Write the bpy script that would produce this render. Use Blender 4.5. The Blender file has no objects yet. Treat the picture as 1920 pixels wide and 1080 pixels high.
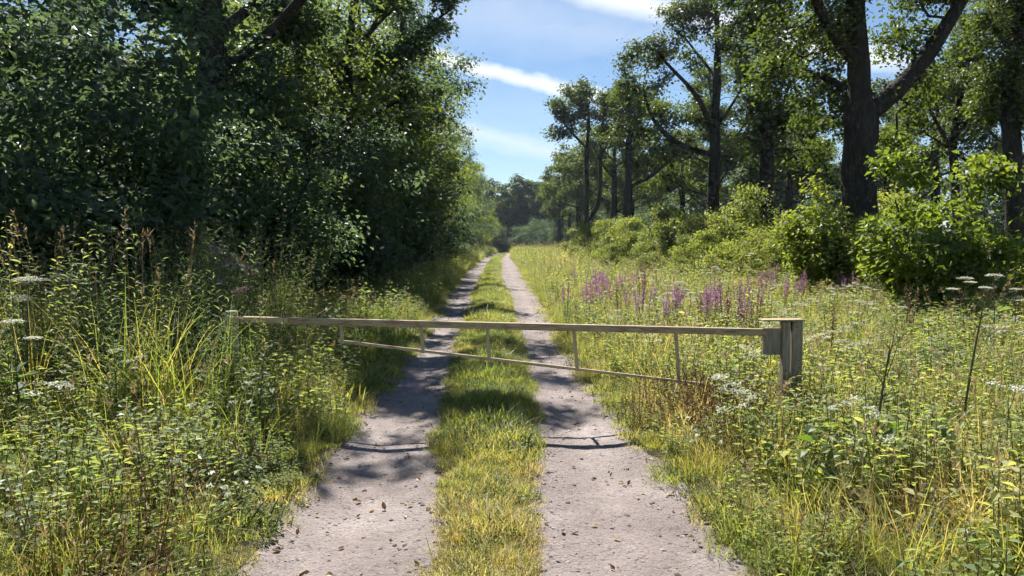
import bpy, bmesh, math, random
import numpy as np
from mathutils import Vector, Matrix

rng = np.random.default_rng(7)
random.seed(7)
R = math.radians
sc = bpy.context.scene
COL = sc.collection

# ------------------------------------------------------------------ camera
FPX, HOR, EYE = 1400.0, 457.0, 1.6
PITCH = math.atan((540 - HOR) / FPX)
cam_d = bpy.data.cameras.new('camera')
cam = bpy.data.objects.new('camera', cam_d)
COL.objects.link(cam)
cam_d.sensor_width = 36.0
cam_d.lens = 36.0 * FPX / 1920.0
cam_d.clip_start = 0.05
cam_d.clip_end = 3000
cam.location = (0, 0, EYE)
cam.rotation_euler = (math.pi / 2 - PITCH, 0, 0)
sc.camera = cam

def ray(px, py):
    x, z = (px - 960) / FPX, (540 - py) / FPX
    c, s = math.cos(-PITCH), math.sin(-PITCH)
    return np.array([x, c - s * z, s + c * z])

def at(px, py, d):
    r = ray(px, py)
    return np.array([0, 0, EYE]) + r * (d / r[1])

# ------------------------------------------------------------------ sky and sun
SUN_EL, SUN_AZ = 52.0, -13.0           # azimuth from +Y, minus is to the left
w = bpy.data.worlds.new('World')
sc.world = w
w.use_nodes = True
nt = w.node_tree
nt.nodes.clear()
def N(tree, typ, **kw):
    n = tree.nodes.new(typ)
    for k, v in kw.items():
        setattr(n, k, v)
    return n
def math_node(tree, op, a, b=None, c=None, clamp=False):
    n = tree.nodes.new('ShaderNodeMath'); n.operation = op; n.use_clamp = clamp
    for i, v in enumerate((a, b, c)):
        if v is None: continue
        if isinstance(v, (int, float)): n.inputs[i].default_value = v
        else: tree.links.new(v, n.inputs[i])
    return n.outputs[0]
out = N(nt, 'ShaderNodeOutputWorld')
bg = N(nt, 'ShaderNodeBackground')
bg.inputs['Strength'].default_value = 0.05
sky = N(nt, 'ShaderNodeTexSky', sky_type='NISHITA')
sky.sun_disc = False
sky.sun_elevation = R(SUN_EL)
sky.sun_rotation = R(SUN_AZ % 360)
sky.air_density = 1.0
sky.dust_density = 0.0
sky.ozone_density = 4.0
geo = N(nt, 'ShaderNodeTexCoord')
GEN = geo.outputs['Generated']
def vdot(vec):
    n = nt.nodes.new('ShaderNodeVectorMath'); n.operation = 'DOT_PRODUCT'
    nt.links.new(GEN, n.inputs[0]); n.inputs[1].default_value = tuple(vec)
    return n.outputs['Value']
def noise_at(scale, detail, rough, stretch=(1, 1, 1)):
    m = N(nt, 'ShaderNodeMapping'); m.inputs['Scale'].default_value = stretch
    nt.links.new(GEN, m.inputs['Vector'])
    n = N(nt, 'ShaderNodeTexNoise')
    n.inputs['Scale'].default_value = scale; n.inputs['Detail'].default_value = detail
    n.inputs['Roughness'].default_value = rough
    nt.links.new(m.outputs[0], n.inputs['Vector'])
    return n.outputs['Fac']
def streak(p, q, half, t0, t1, soft, strength, noise):
    a, b = ray(*p), ray(*q)
    a /= np.linalg.norm(a); b /= np.linalg.norm(b)
    n = np.cross(a, b); n /= np.linalg.norm(n)
    m = (a + b) / 2; m /= np.linalg.norm(m)
    al = np.cross(n, m)
    if np.dot(al, b) < 0: al = -al
    dist = math_node(nt, 'ABSOLUTE', math_node(nt, 'ADD', vdot(n), math_node(nt, 'MULTIPLY', math_node(nt, 'SUBTRACT', noise, 0.5), half * 1.6)))
    k = math_node(nt, 'SUBTRACT', 1.0, math_node(nt, 'DIVIDE', dist, half), clamp=True)
    k = math_node(nt, 'SMOOTHSTEP' if False else 'POWER', k, 0.8)
    t = vdot(al)
    e1 = math_node(nt, 'DIVIDE', math_node(nt, 'SUBTRACT', t, t0), soft, clamp=True)
    e2 = math_node(nt, 'DIVIDE', math_node(nt, 'SUBTRACT', t1, t), soft, clamp=True)
    front = math_node(nt, 'GREATER_THAN', vdot(m), 0.2)
    k = math_node(nt, 'MULTIPLY', math_node(nt, 'MULTIPLY', k, e1), math_node(nt, 'MULTIPLY', e2, front))
    k = math_node(nt, 'MULTIPLY', k, math_node(nt, 'ADD', 0.65, math_node(nt, 'MULTIPLY', noise, 0.7)))
    return math_node(nt, 'MULTIPLY', k, strength, clamp=True)
nz = noise_at(22, 4, 0.6)
nz2 = noise_at(9, 5, 0.65, (1, 1, 2.5))
masks = [streak((850, 117), (1050, 164), 0.0135, -0.35, 0.16, 0.05, 1.1, nz),
         streak((1120, -8), (1260, 22), 0.021, -0.12, 0.35, 0.06, 1.0, nz2),
         streak((940, 262), (1100, 300), 0.020, -0.2, 0.2, 0.08, 0.45, nz2),
         streak((880, 30), (1100, 50), 0.05, -0.5, 0.3, 0.2, 0.28, nz2)]
cir = math_node(nt, 'MULTIPLY', math_node(nt, 'SUBTRACT', noise_at(3.2, 6, 0.6, (1, 1, 3)), 0.5, clamp=True), 0.6)
tot = cir
for m in masks: tot = math_node(nt, 'MAXIMUM', tot, m)
mix = N(nt, 'ShaderNodeMix', data_type='RGBA')
nt.links.new(tot, mix.inputs['Factor'])
nt.links.new(sky.outputs[0], mix.inputs[6])
mix.inputs[7].default_value = (9.5, 9.9, 10.2, 1)
nt.links.new(mix.outputs[2], bg.inputs['Color'])
nt.links.new(bg.outputs[0], out.inputs[0])

sd = bpy.data.lights.new('sun', 'SUN')
sd.energy = 4.7
sd.angle = R(0.53)
sd.color = (1.0, 0.955, 0.88)
sun = bpy.data.objects.new('sun', sd)
COL.objects.link(sun)
SV = Vector((math.sin(R(SUN_AZ)) * math.cos(R(SUN_EL)), math.cos(R(SUN_AZ)) * math.cos(R(SUN_EL)), math.sin(R(SUN_EL))))
sun.rotation_euler = SV.to_track_quat('Z', 'Y').to_euler()
sun.location = (0, 0, 40)

HAZE = 0.00022
sc.view_settings.view_transform = 'Standard'
sc.view_settings.look = 'None'
sc.view_settings.exposure = 1.22
sc.view_settings.gamma = 1.0
sc.render.engine = 'CYCLES'
cy = sc.cycles
cy.max_bounces = 6; cy.diffuse_bounces = 4; cy.glossy_bounces = 1; cy.transmission_bounces = 4
cy.transparent_max_bounces = 4; cy.volume_bounces = 0
cy.sample_clamp_indirect = 6.0
cy.caustics_reflective = False; cy.caustics_refractive = False
cy.use_denoising = True
cy.use_adaptive_sampling = True; cy.adaptive_threshold = 0.03; cy.adaptive_min_samples = 12
try: cy.denoiser = 'OPENIMAGEDENOISE'
except Exception: pass

# ------------------------------------------------------------------ helpers
def tag(o, label=None, cat=None, group=None, kind=None):
    if label: o['label'] = label
    if cat: o['category'] = cat
    if group: o['group'] = group
    if kind: o['kind'] = kind
    return o
def empty(name, loc=(0, 0, 0), rz=0.0, scale=1.0):
    o = bpy.data.objects.new(name, None)
    o.empty_display_size = 0.2
    o.location = loc; o.rotation_euler = (0, 0, rz)
    o.scale = (scale,) * 3 if not hasattr(scale, '__len__') else scale
    COL.objects.link(o)
    return o
def link(name, me, parent=None, col=None):
    o = bpy.data.objects.new(name, me)
    (col or COL).objects.link(o)
    if parent: o.parent = parent
    return o
def copy_tree(o, parent=None):
    c = o.copy(); COL.objects.link(c); c.parent = parent
    for ch in o.children: copy_tree(ch, c)
    return c

class MB:
    """collects triangles and quads (as triangles) with a tone per vertex and a material slot per face"""
    def __init__(s): s.v, s.f, s.t, s.m, s.n, s.sm = [], [], [], [], 0, []
    def add(s, v, f, tone=0.5, mat=0, smooth=False):
        v = np.asarray(v, float).reshape(-1, 3); f = np.asarray(f, int).reshape(-1, 3)
        s.v.append(v); s.f.append(f + s.n); s.n += len(v)
        s.t.append(np.broadcast_to(np.asarray(tone, float), (len(v),)).copy())
        s.m.append(np.full(len(f), mat, int)); s.sm.append(np.full(len(f), smooth, bool))
    def mesh(s, name, mats):
        me = bpy.data.meshes.new(name)
        v = np.concatenate(s.v); f = np.concatenate(s.f); t = np.concatenate(s.t)
        me.vertices.add(len(v)); me.vertices.foreach_set('co', v.astype(np.float32).ravel())
        me.loops.add(f.size); me.loops.foreach_set('vertex_index', f.astype(np.int32).ravel())
        me.polygons.add(len(f))
        me.polygons.foreach_set('loop_start', np.arange(0, f.size, 3, dtype=np.int32))
        me.polygons.foreach_set('material_index', np.concatenate(s.m).astype(np.int32))
        me.polygons.foreach_set('use_smooth', np.concatenate(s.sm))
        a = me.attributes.new('tone', 'FLOAT', 'POINT'); a.data.foreach_set('value', t.astype(np.float32))
        for m in (mats if isinstance(mats, (list, tuple)) else [mats]): me.materials.append(m)
        me.update(calc_edges=True)
        return me

def unit(a): return a / np.maximum(np.linalg.norm(a, axis=-1, keepdims=True), 1e-9)

def leaves(mb, P, U, Nn, L, W, tone, mat=0, fold=0.18, droop=0.0, fine=False):
    """folded leaf blades: base point P, direction U, face normal Nn"""
    n = len(P)
    U = unit(U); S = unit(np.cross(U, Nn)); Q = np.cross(S, U)
    L = np.broadcast_to(L, (n,))[:, None]; W = np.broadcast_to(W, (n,))[:, None]
    tone = np.broadcast_to(tone, (n,))
    if not fine:
        a = P; b = P + U * L * .45 + S * W * .5 + Q * W * fold
        c = P + U * L - Q * L * droop; d = P + U * L * .45 - S * W * .5 + Q * W * fold
        V = np.stack([a, b, c, d], 1)
        i = np.arange(n)[:, None] * 4
        F = np.concatenate([i + [0, 1, 2], i + [0, 2, 3]], 1).reshape(-1, 3)
        mb.add(V, F, np.repeat(tone, 4), mat)
    else:
        a = P; m1 = P + U * L * .35; m2 = P + U * L * .7 - Q * L * droop * .4
        b1 = m1 + S * W * .5 + Q * W * fold; d1 = m1 - S * W * .5 + Q * W * fold
        b2 = m2 + S * W * .36 + Q * W * fold; d2 = m2 - S * W * .36 + Q * W * fold
        c = P + U * L - Q * L * droop
        V = np.stack([a, m1, m2, c, b1, b2, d1, d2], 1)
        i = np.arange(n)[:, None] * 8
        F = np.concatenate([i + k for k in ([0, 4, 1], [1, 4, 5], [1, 5, 2], [2, 5, 3], [0, 1, 6], [1, 7, 6], [1, 2, 7], [2, 3, 7])], 1).reshape(-1, 3)
        mb.add(V, F, np.repeat(tone, 8), mat)

def blades(mb, P, az, H, lean, curl, W, tone, mat=0):
    """grass blades with three bends"""
    n = len(P)
    d = np.stack([np.cos(az), np.sin(az), 0 * az], 1); s = np.stack([-np.sin(az), np.cos(az), 0 * az], 1)
    V = []
    for t, wv in ((0, 1.0), (.4, .9), (.75, .6), (1, 0)):
        o = lean * t + curl * t * t
        up = t * H * (1 - .35 * np.clip(curl, 0, 2) * t)
        c = P + d * (o * H)[:, None] + np.array([0, 0, 1.0]) * up[:, None]
        if t < 1:
            V += [c + s * (W * wv / 2)[:, None], c - s * (W * wv / 2)[:, None]]
        else: V.append(c)
    V = np.stack(V, 1)
    i = np.arange(n)[:, None] * 7
    F = np.concatenate([i + k for k in ([0, 1, 3], [0, 3, 2], [2, 3, 5], [2, 5, 4], [4, 5, 6])], 1).reshape(-1, 3)
    mb.add(V, F, np.repeat(np.broadcast_to(tone, (n,)), 7), mat)

def tube(mb, pts, rad, sides=6, tone=0.5, mat=0, cap=True, wob=0.0):
    pts = np.asarray(pts, float); k = len(pts)
    rad = np.broadcast_to(rad, (k,))
    T = unit(np.gradient(pts, axis=0))
    ref = np.array([1.0, 0, 0]) if abs(T[0][0]) < .8 else np.array([0, 1.0, 0])
    V = []
    A = None
    for i in range(k):
        if A is None: A = np.cross(T[i], ref)
        A = A - T[i] * np.dot(A, T[i]); A /= max(np.linalg.norm(A), 1e-9)
        B = np.cross(T[i], A)
        th = np.arange(sides) * 2 * math.pi / sides
        r = rad[i] * (1 + (wob * np.sin(th * 3 + i * .9) + wob * np.sin(th * 5 - i * .5) if wob else 0))
        V.append(pts[i] + (np.cos(th) * r)[:, None] * A + (np.sin(th) * r)[:, None] * B)
    V = np.concatenate(V)
    F = []
    for i in range(k - 1):
        for j in range(sides):
            a, b = i * sides + j, i * sides + (j + 1) % sides
            F += [[a, b, b + sides], [a, b + sides, a + sides]]
    if cap:
        for j in range(1, sides - 1):
            F.append([0, j + 1, j]); o = (k - 1) * sides; F.append([o, o + j, o + j + 1])
    mb.add(V, F, tone, mat, smooth=True)

def bevel_box(bm, size, loc=(0, 0, 0), rot=None, bev=0.006):
    r = bmesh.ops.create_cube(bm, size=1.0)
    vs = r['verts']
    for v in vs: v.co = Vector((v.co.x * size[0], v.co.y * size[1], v.co.z * size[2]))
    es = list({e for v in vs for e in v.link_edges})
    if bev:
        rr = bmesh.ops.bevel(bm, geom=es, offset=bev, segments=2, affect='EDGES', profile=.6)
        vs = list({v for f in rr['faces'] for v in f.verts})
    if rot is not None:
        for v in vs: v.co = rot @ v.co
    for v in vs: v.co += Vector(loc)
    return vs
def bm_obj(name, bm, mat, parent=None, smooth=False):
    me = bpy.data.meshes.new(name)
    bm.to_mesh(me); bm.free()
    me.materials.append(mat)
    if smooth: me.polygons.foreach_set('use_smooth', [True] * len(me.polygons))
    return link(name, me, parent)

# ------------------------------------------------------------------ materials
def new_mat(name):
    m = bpy.data.materials.new(name); m.use_nodes = True
    t = m.node_tree; t.nodes.clear()
    return m, t, N(t, 'ShaderNodeOutputMaterial')
def ramp(t, fac, stops):
    r = N(t, 'ShaderNodeValToRGB')
    el = r.color_ramp.elements
    while len(el) < len(stops): el.new(0.5)
    for e, (p, c) in zip(el, stops): e.position = p; e.color = (*c, 1)
    t.links.new(fac, r.inputs[0])
    return r.outputs[0]
def leaf_mat(name, stops, trans=0.5, tboost=(2.3, 2.1, .9), rough=.48, spec=.5, tint_amt=0.55):
    """leaf: diffuse face with sheen plus light coming through the blade; tone per leaf, tint per plant"""
    m, t, o = new_mat(name)
    a = N(t, 'ShaderNodeAttribute', attribute_name='tone')
    b = N(t, 'ShaderNodeAttribute', attribute_name='tint', attribute_type='INSTANCER')
    oi = N(t, 'ShaderNodeObjectInfo')
    # tone (per leaf) moved by tint (per clump, 0 when absent) and a little per object
    f = math_node(t, 'ADD', math_node(t, 'MULTIPLY', a.outputs['Fac'], 1 - tint_amt * .6),
                  math_node(t, 'MULTIPLY', b.outputs['Fac'], tint_amt))
    f = math_node(t, 'ADD', f, math_node(t, 'MULTIPLY', math_node(t, 'SUBTRACT', oi.outputs['Random'], .5), .26), clamp=True)
    col = ramp(t, f, stops)
    p = N(t, 'ShaderNodeBsdfPrincipled')
    p.inputs['Roughness'].default_value = rough
    p.inputs['Specular IOR Level'].default_value = spec
    t.links.new(col, p.inputs['Base Color'])
    tr = N(t, 'ShaderNodeBsdfTranslucent')
    mc = N(t, 'ShaderNodeMix', data_type='RGBA', blend_type='MULTIPLY')
    mc.inputs['Factor'].default_value = 1.0
    t.links.new(col, mc.inputs[6]); mc.inputs[7].default_value = (*tboost, 1)
    t.links.new(mc.outputs[2], tr.inputs['Color'])
    mx = N(t, 'ShaderNodeMixShader'); mx.inputs[0].default_value = trans
    t.links.new(p.outputs[0], mx.inputs[1]); t.links.new(tr.outputs[0], mx.inputs[2])
    t.links.new(mx.outputs[0], o.inputs[0])
    return m
def coord(t, scale=(1, 1, 1)):
    c = N(t, 'ShaderNodeTexCoord'); m = N(t, 'ShaderNodeMapping'); m.inputs['Scale'].default_value = scale
    t.links.new(c.outputs['Object'], m.inputs['Vector'])
    return m.outputs[0]
def noise(t, vec, scale, detail=4, rough=.55):
    n = N(t, 'ShaderNodeTexNoise'); n.inputs['Scale'].default_value = scale
    n.inputs['Detail'].default_value = detail; n.inputs['Roughness'].default_value = rough
    t.links.new(vec, n.inputs['Vector']); return n.outputs['Fac']
def bump(t, h, strength, dist):
    b = N(t, 'ShaderNodeBump'); b.inputs['Strength'].default_value = strength; b.inputs['Distance'].default_value = dist
    t.links.new(h, b.inputs['Height']); return b.outputs[0]
def surf_mat(name, stops, scale, stretch=(1, 1, 1), rough=.85, bscale=None, bstr=.5, bdist=.01, detail=6, spec=.3):
    m, t, o = new_mat(name)
    v = coord(t, stretch)
    n1 = noise(t, v, scale, detail, .62)
    p = N(t, 'ShaderNodeBsdfPrincipled'); p.inputs['Roughness'].default_value = rough
    p.inputs['Specular IOR Level'].default_value = spec
    t.links.new(ramp(t, n1, stops), p.inputs['Base Color'])
    if bscale:
        t.links.new(bump(t, noise(t, v, bscale, 5, .65), bstr, bdist), p.inputs['Normal'])
    t.links.new(p.outputs[0], o.inputs[0])
    return m

M = {}
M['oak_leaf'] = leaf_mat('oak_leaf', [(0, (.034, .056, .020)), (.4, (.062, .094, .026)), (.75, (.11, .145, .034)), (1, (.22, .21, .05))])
M['wood_leaf'] = leaf_mat('wood_leaf', [(0, (.042, .068, .050)), (.45, (.078, .120, .066)), (.8, (.14, .175, .068)), (1, (.33, .30, .075))], trans=.53, tboost=(2.05, 2.0, 1.15), rough=.52, spec=.6)  # blue raised in the stops: sky sheen put into the leaf colour
M['sunlit_wood_leaf'] = leaf_mat('sunlit_wood_leaf', [(0, (.060, .090, .030)), (.45, (.105, .145, .042)), (.8, (.17, .20, .052)), (1, (.36, .32, .06))], trans=.56, tboost=(2.3, 2.1, .95), rough=.52, spec=.55)  # warmer, lighter copy of the wood leaf with sunlight put into the colour
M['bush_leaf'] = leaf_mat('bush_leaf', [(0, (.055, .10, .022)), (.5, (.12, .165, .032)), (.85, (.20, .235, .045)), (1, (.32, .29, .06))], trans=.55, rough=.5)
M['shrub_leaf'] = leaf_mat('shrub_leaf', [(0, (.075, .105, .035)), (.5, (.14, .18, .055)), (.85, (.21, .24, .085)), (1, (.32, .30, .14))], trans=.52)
M['grass'] = leaf_mat('grass', [(0, (.075, .14, .03)), (.3, (.15, .21, .045)), (.55, (.27, .285, .075)), (.78, (.40, .33, .145)), (1, (.50, .41, .24))], trans=.5, tboost=(2.0, 1.9, 1.0), rough=.5, tint_amt=.75)
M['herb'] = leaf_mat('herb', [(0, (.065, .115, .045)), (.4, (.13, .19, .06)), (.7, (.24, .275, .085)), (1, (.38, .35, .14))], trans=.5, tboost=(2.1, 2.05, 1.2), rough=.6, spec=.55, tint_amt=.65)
M['stem'] = leaf_mat('stem', [(0, (.06, .07, .025)), (.6, (.14, .13, .05)), (1, (.26, .19, .09))], trans=.1)
M['straw'] = leaf_mat('straw', [(0, (.24, .17, .08)), (.5, (.36, .27, .13)), (1, (.48, .38, .22))], trans=.35, tboost=(1.2, 1.1, .9))
M['rust_herb'] = leaf_mat('rust_herb', [(0, (.10, .055, .028)), (.5, (.19, .11, .045)), (1, (.30, .19, .08))], trans=.3, tboost=(1.2, 1.0, .8))
M['purple'] = leaf_mat('purple', [(0, (.30, .11, .27)), (.5, (.46, .19, .40)), (1, (.58, .31, .52))], trans=.35, tboost=(1.2, 1.0, 1.2))
M['pink'] = leaf_mat('pink', [(0, (.30, .18, .18)), (.5, (.42, .27, .27)), (1, (.56, .40, .38))], trans=.3, tboost=(1.1, 1, 1))
M['white_petal'] = leaf_mat('white_petal', [(0, (.52, .52, .42)), (.5, (.66, .66, .56)), (1, (.78, .78, .70))], trans=.35, tboost=(1.1, 1.1, 1))
M['yellow_leaf'] = leaf_mat('yellow_leaf', [(0, (.36, .36, .03)), (.5, (.50, .48, .05)), (1, (.60, .56, .10))], trans=.5, tboost=(1.2, 1.2, .8))
M['pale_glint_leaf'] = leaf_mat('pale_glint_leaf', [(0, (.16, .21, .13)), (.5, (.27, .33, .22)), (1, (.42, .46, .36))], trans=.4, tboost=(1.1, 1.15, .9), rough=.5)  # pale leaf colour, also painted in for whitish glints on leaves
M['bark'] = surf_mat('bark', [(.25, (.020, .018, .017)), (.55, (.050, .044, .038)), (.8, (.095, .085, .07))], 3.0, (4, 4, .8), .95, 5.0, .9, .05, spec=.15)
M['soil'] = surf_mat('soil', [(.3, (.035, .03, .018)), (.5, (.065, .058, .028)), (.75, (.12, .10, .05))], 6, (1, 1, 1), .95, 20, .7, .03, spec=.15)
M['weathered'] = surf_mat('weathered_wood', [(.25, (.12, .10, .075)), (.42, (.25, .215, .16)), (.58, (.35, .305, .23)), (.75, (.45, .40, .31))], 5.0, (9, 9, .9), .85, 9, .6, .006)
M['weathered_rail'] = surf_mat('weathered_rail', [(.30, (.13, .10, .06)), (.40, (.31, .245, .145)), (.50, (.43, .35, .215)), (.56, (.28, .15, .075)), (.60, (.36, .30, .20)), (.72, (.50, .45, .35))], 3.0, (.8, 7, 7), .8, 8, .5, .005)
M['rusty'] = surf_mat('rusty_steel', [(.3, (.27, .16, .08)), (.45, (.44, .34, .20)), (.7, (.50, .42, .27))], 9, (1, 1, 1), .7, 30, .4, .003, spec=.4)
M['stone'] = leaf_mat('stone', [(0, (.05, .045, .045)), (.5, (.14, .12, .115)), (1, (.34, .30, .285))], trans=0.0, rough=.85, spec=.25, tint_amt=.9)

def gravel_material():
    m, t, o = new_mat('pink_gravel')
    v = coord(t)
    vo = N(t, 'ShaderNodeTexVoronoi'); vo.inputs['Scale'].default_value = 75; t.links.new(v, vo.inputs['Vector'])
    vo2 = N(t, 'ShaderNodeTexVoronoi'); vo2.inputs['Scale'].default_value = 33; t.links.new(v, vo2.inputs['Vector'])
    big = noise(t, v, .9, 5, .6); mid = noise(t, v, 9, 5, .65); fine = noise(t, v, 120, 3, .7)
    c1 = ramp(t, big, [(.36, (.22, .180, .168)), (.5, (.265, .222, .206)), (.64, (.335, .287, .270))])
    hs = N(t, 'ShaderNodeHueSaturation'); t.links.new(c1, hs.inputs['Color'])
    val = math_node(t, 'ADD', .52, math_node(t, 'ADD', math_node(t, 'MULTIPLY', mid, .52), math_node(t, 'MULTIPLY', fine, .42)))
    sepc = N(t, 'ShaderNodeSeparateColor'); t.links.new(vo.outputs['Color'], sepc.inputs[0])
    dark = math_node(t, 'GREATER_THAN', sepc.outputs[0], .9)
    val = math_node(t, 'SUBTRACT', val, math_node(t, 'MULTIPLY', dark, .38))
    light = math_node(t, 'GREATER_THAN', sepc.outputs[1], .87)
    val = math_node(t, 'ADD', val, math_node(t, 'MULTIPLY', light, .22))
    at_ = N(t, 'ShaderNodeAttribute', attribute_name='tone')       # across the rut: a compacted, paler wheel line in the middle, loose dirty sides
    band = math_node(t, 'SUBTRACT', 1.0, math_node(t, 'MULTIPLY', math_node(t, 'ABSOLUTE', math_node(t, 'SUBTRACT', at_.outputs['Fac'], .52)), 3.6), clamp=True)
    side = math_node(t, 'SUBTRACT', math_node(t, 'MULTIPLY', math_node(t, 'ABSOLUTE', math_node(t, 'SUBTRACT', at_.outputs['Fac'], .5)), 4.0), 1.25, clamp=True)
    val = math_node(t, 'ADD', val, math_node(t, 'MULTIPLY', math_node(t, 'MULTIPLY', band, big), .30))
    val = math_node(t, 'SUBTRACT', val, math_node(t, 'MULTIPLY', math_node(t, 'MULTIPLY', side, mid), .42))
    val = math_node(t, 'MULTIPLY', val, .76)
    t.links.new(val, hs.inputs['Value'])
    p = N(t, 'ShaderNodeBsdfPrincipled'); p.inputs['Roughness'].default_value = .9; p.inputs['Specular IOR Level'].default_value = .2
    t.links.new(hs.outputs[0], p.inputs['Base Color'])
    h = math_node(t, 'ADD', math_node(t, 'MULTIPLY', vo.outputs['Distance'], -.8), math_node(t, 'ADD', math_node(t, 'MULTIPLY', vo2.outputs['Distance'], -.9), math_node(t, 'MULTIPLY', mid, 1.6)))
    t.links.new(bump(t, h, .7, .009), p.inputs['Normal'])
    t.links.new(p.outputs[0], o.inputs[0])
    return m
M['gravel'] = gravel_material()

# ------------------------------------------------------------------ terrain
TD = np.array([-30, 1.5, 3.6, 5.06, 5.85, 9.2, 13.7, 21.7, 35.5, 52, 80, 130, 200])
TX = np.array([[-1.1, -.3, .1, 1.0], [-1.30, -.32, .08, 1.12], [-1.36, -.37, .09, 1.16], [-1.42, -.49, .15, 1.15], [-1.46, -.58, .19, 1.04],
               [-1.50, -.76, .16, .95], [-1.66, -.93, .10, .85], [-1.94, -1.16, -.08, .77], [-2.4, -1.42, -.56, .6], [-2.8, -1.8, -.74, .42],
               [-3.1, -2.2, -1.1, -.1], [-2.6, -1.8, -1.0, -.2], [-1, -.3, .3, 1]])
def edge(k, y): return np.interp(y, TD, TX[:, k])
def wob(x, y, s=1.0):
    return (np.sin(x * 1.7 * s + 1.3 * np.sin(y * .9 * s)) + np.sin(y * 2.1 * s + 1.1 * np.sin(x * 1.3 * s) + 2) + .6 * np.sin((x + y) * 3.7 * s + 1) + .5 * np.sin((x * .8 - y) * 5.3 * s)) / 3.1
def ground_z(x, y):
    x = np.asarray(x, float); y = np.asarray(y, float)
    e = [edge(k, y) for k in range(4)]
    z = np.zeros(np.broadcast(x, y).shape)
    mid = (x > e[1]) & (x < e[2])
    z = np.where(mid, .055 * np.sin(np.pi * np.clip((x - e[1]) / (e[2] - e[1]), 0, 1)), z)
    for a, b in ((0, 1), (2, 3)):
        tt = np.clip((x - e[a]) / (e[b] - e[a]), 0, 1)
        z = z - .035 * np.sin(np.pi * tt)
    dl = np.clip(e[0] - x, 0, None); dr = np.clip(x - e[3], 0, None)
    z = z + .10 * (1 - np.exp(-dl * 1.6)) + .10 * (1 - np.exp(-dr * 1.6))
    z = z + .02 * np.clip(dr - 4, 0, 18) + .012 * np.clip(dl - 5, 0, 20)
    z = z + .022 * wob(x, y, .8) + .008 * wob(x + 7, y, 3.1)
    return z
gx = np.concatenate([-np.geomspace(600, 4.2, 40), np.arange(-4, 4.01, .11), np.geomspace(4.2, 600, 40)])
gy = np.concatenate([np.linspace(-40, -1, 14), np.arange(0, 16, .14), np.geomspace(16.2, 900, 90)])
GX, GY = np.meshgrid(gx, gy)
GZ = ground_z(GX, GY)
inr = ((GX > edge(0, GY) + .02) & (GX < edge(1, GY) - .02)) | ((GX > edge(2, GY) + .02) & (GX < edge(3, GY) - .02))
GZ = GZ - np.where(inr, .05, 0)
nx, ny = len(gx), len(gy)
mb = MB()
ii = (np.arange(ny - 1)[:, None] * nx + np.arange(nx - 1)[None, :]).ravel()
mb.add(np.stack([GX, GY, GZ], -1), np.concatenate([np.stack([ii, ii + 1, ii + nx + 1], 1), np.stack([ii, ii + nx + 1, ii + nx], 1)]), .5, 0, True)
g = link('ground', mb.mesh('ground', M['soil'])); tag(g, 'dark soil of the clearing under grass and herbs', 'ground', kind='structure')

def rut(a, b, label, seed):
    ys = np.concatenate([np.linspace(-20, 0, 30), np.arange(.1, 14, .07), np.geomspace(14, 134, 260)])
    us = np.linspace(0, 1, 21)
    Y, U = np.meshgrid(ys, us, indexing='ij')
    ea, eb = edge(a, ys), edge(b, ys)
    ja = .05 * wob(ys * 0 + seed, ys, 2.3) + .04 * wob(ys * 0 + seed * 2, ys, 6)
    jb = .05 * wob(ys * 0 + seed + 4, ys, 2.0) + .04 * wob(ys * 0 + seed * 3, ys, 5.5)
    X = (ea - .07 + ja)[:, None] * (1 - U) + (eb + .07 + jb)[:, None] * U
    Z = ground_z(X, Y) + .006 * wob(X * 3, Y * 3, 4) + .004
    Z = Z - .06 * np.clip(1 - U / .09, 0, 1) ** 1.3 - .06 * np.clip(1 - (1 - U) / .09, 0, 1) ** 1.3
    n = len(us)
    i = (np.arange(len(ys) - 1)[:, None] * n + np.arange(n - 1)[None, :]).ravel()
    mb = MB(); mb.add(np.stack([X, Y, Z], -1), np.concatenate([np.stack([i, i + 1, i + n + 1], 1), np.stack([i, i + n + 1, i + n], 1)]), (U + .05 * wob(Y, Y * .7, 1.1)).ravel(), 0, True)
    o = link('wheel_track', mb.mesh('wheel_track', M['gravel']))
    tag(o, label, 'track', kind='structure')
rut(0, 1, 'gravel wheel track on the woodland side, dappled with tree shade', 1.7)
rut(2, 3, 'sunlit gravel wheel track beside the flowering meadow', 5.2)

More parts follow.
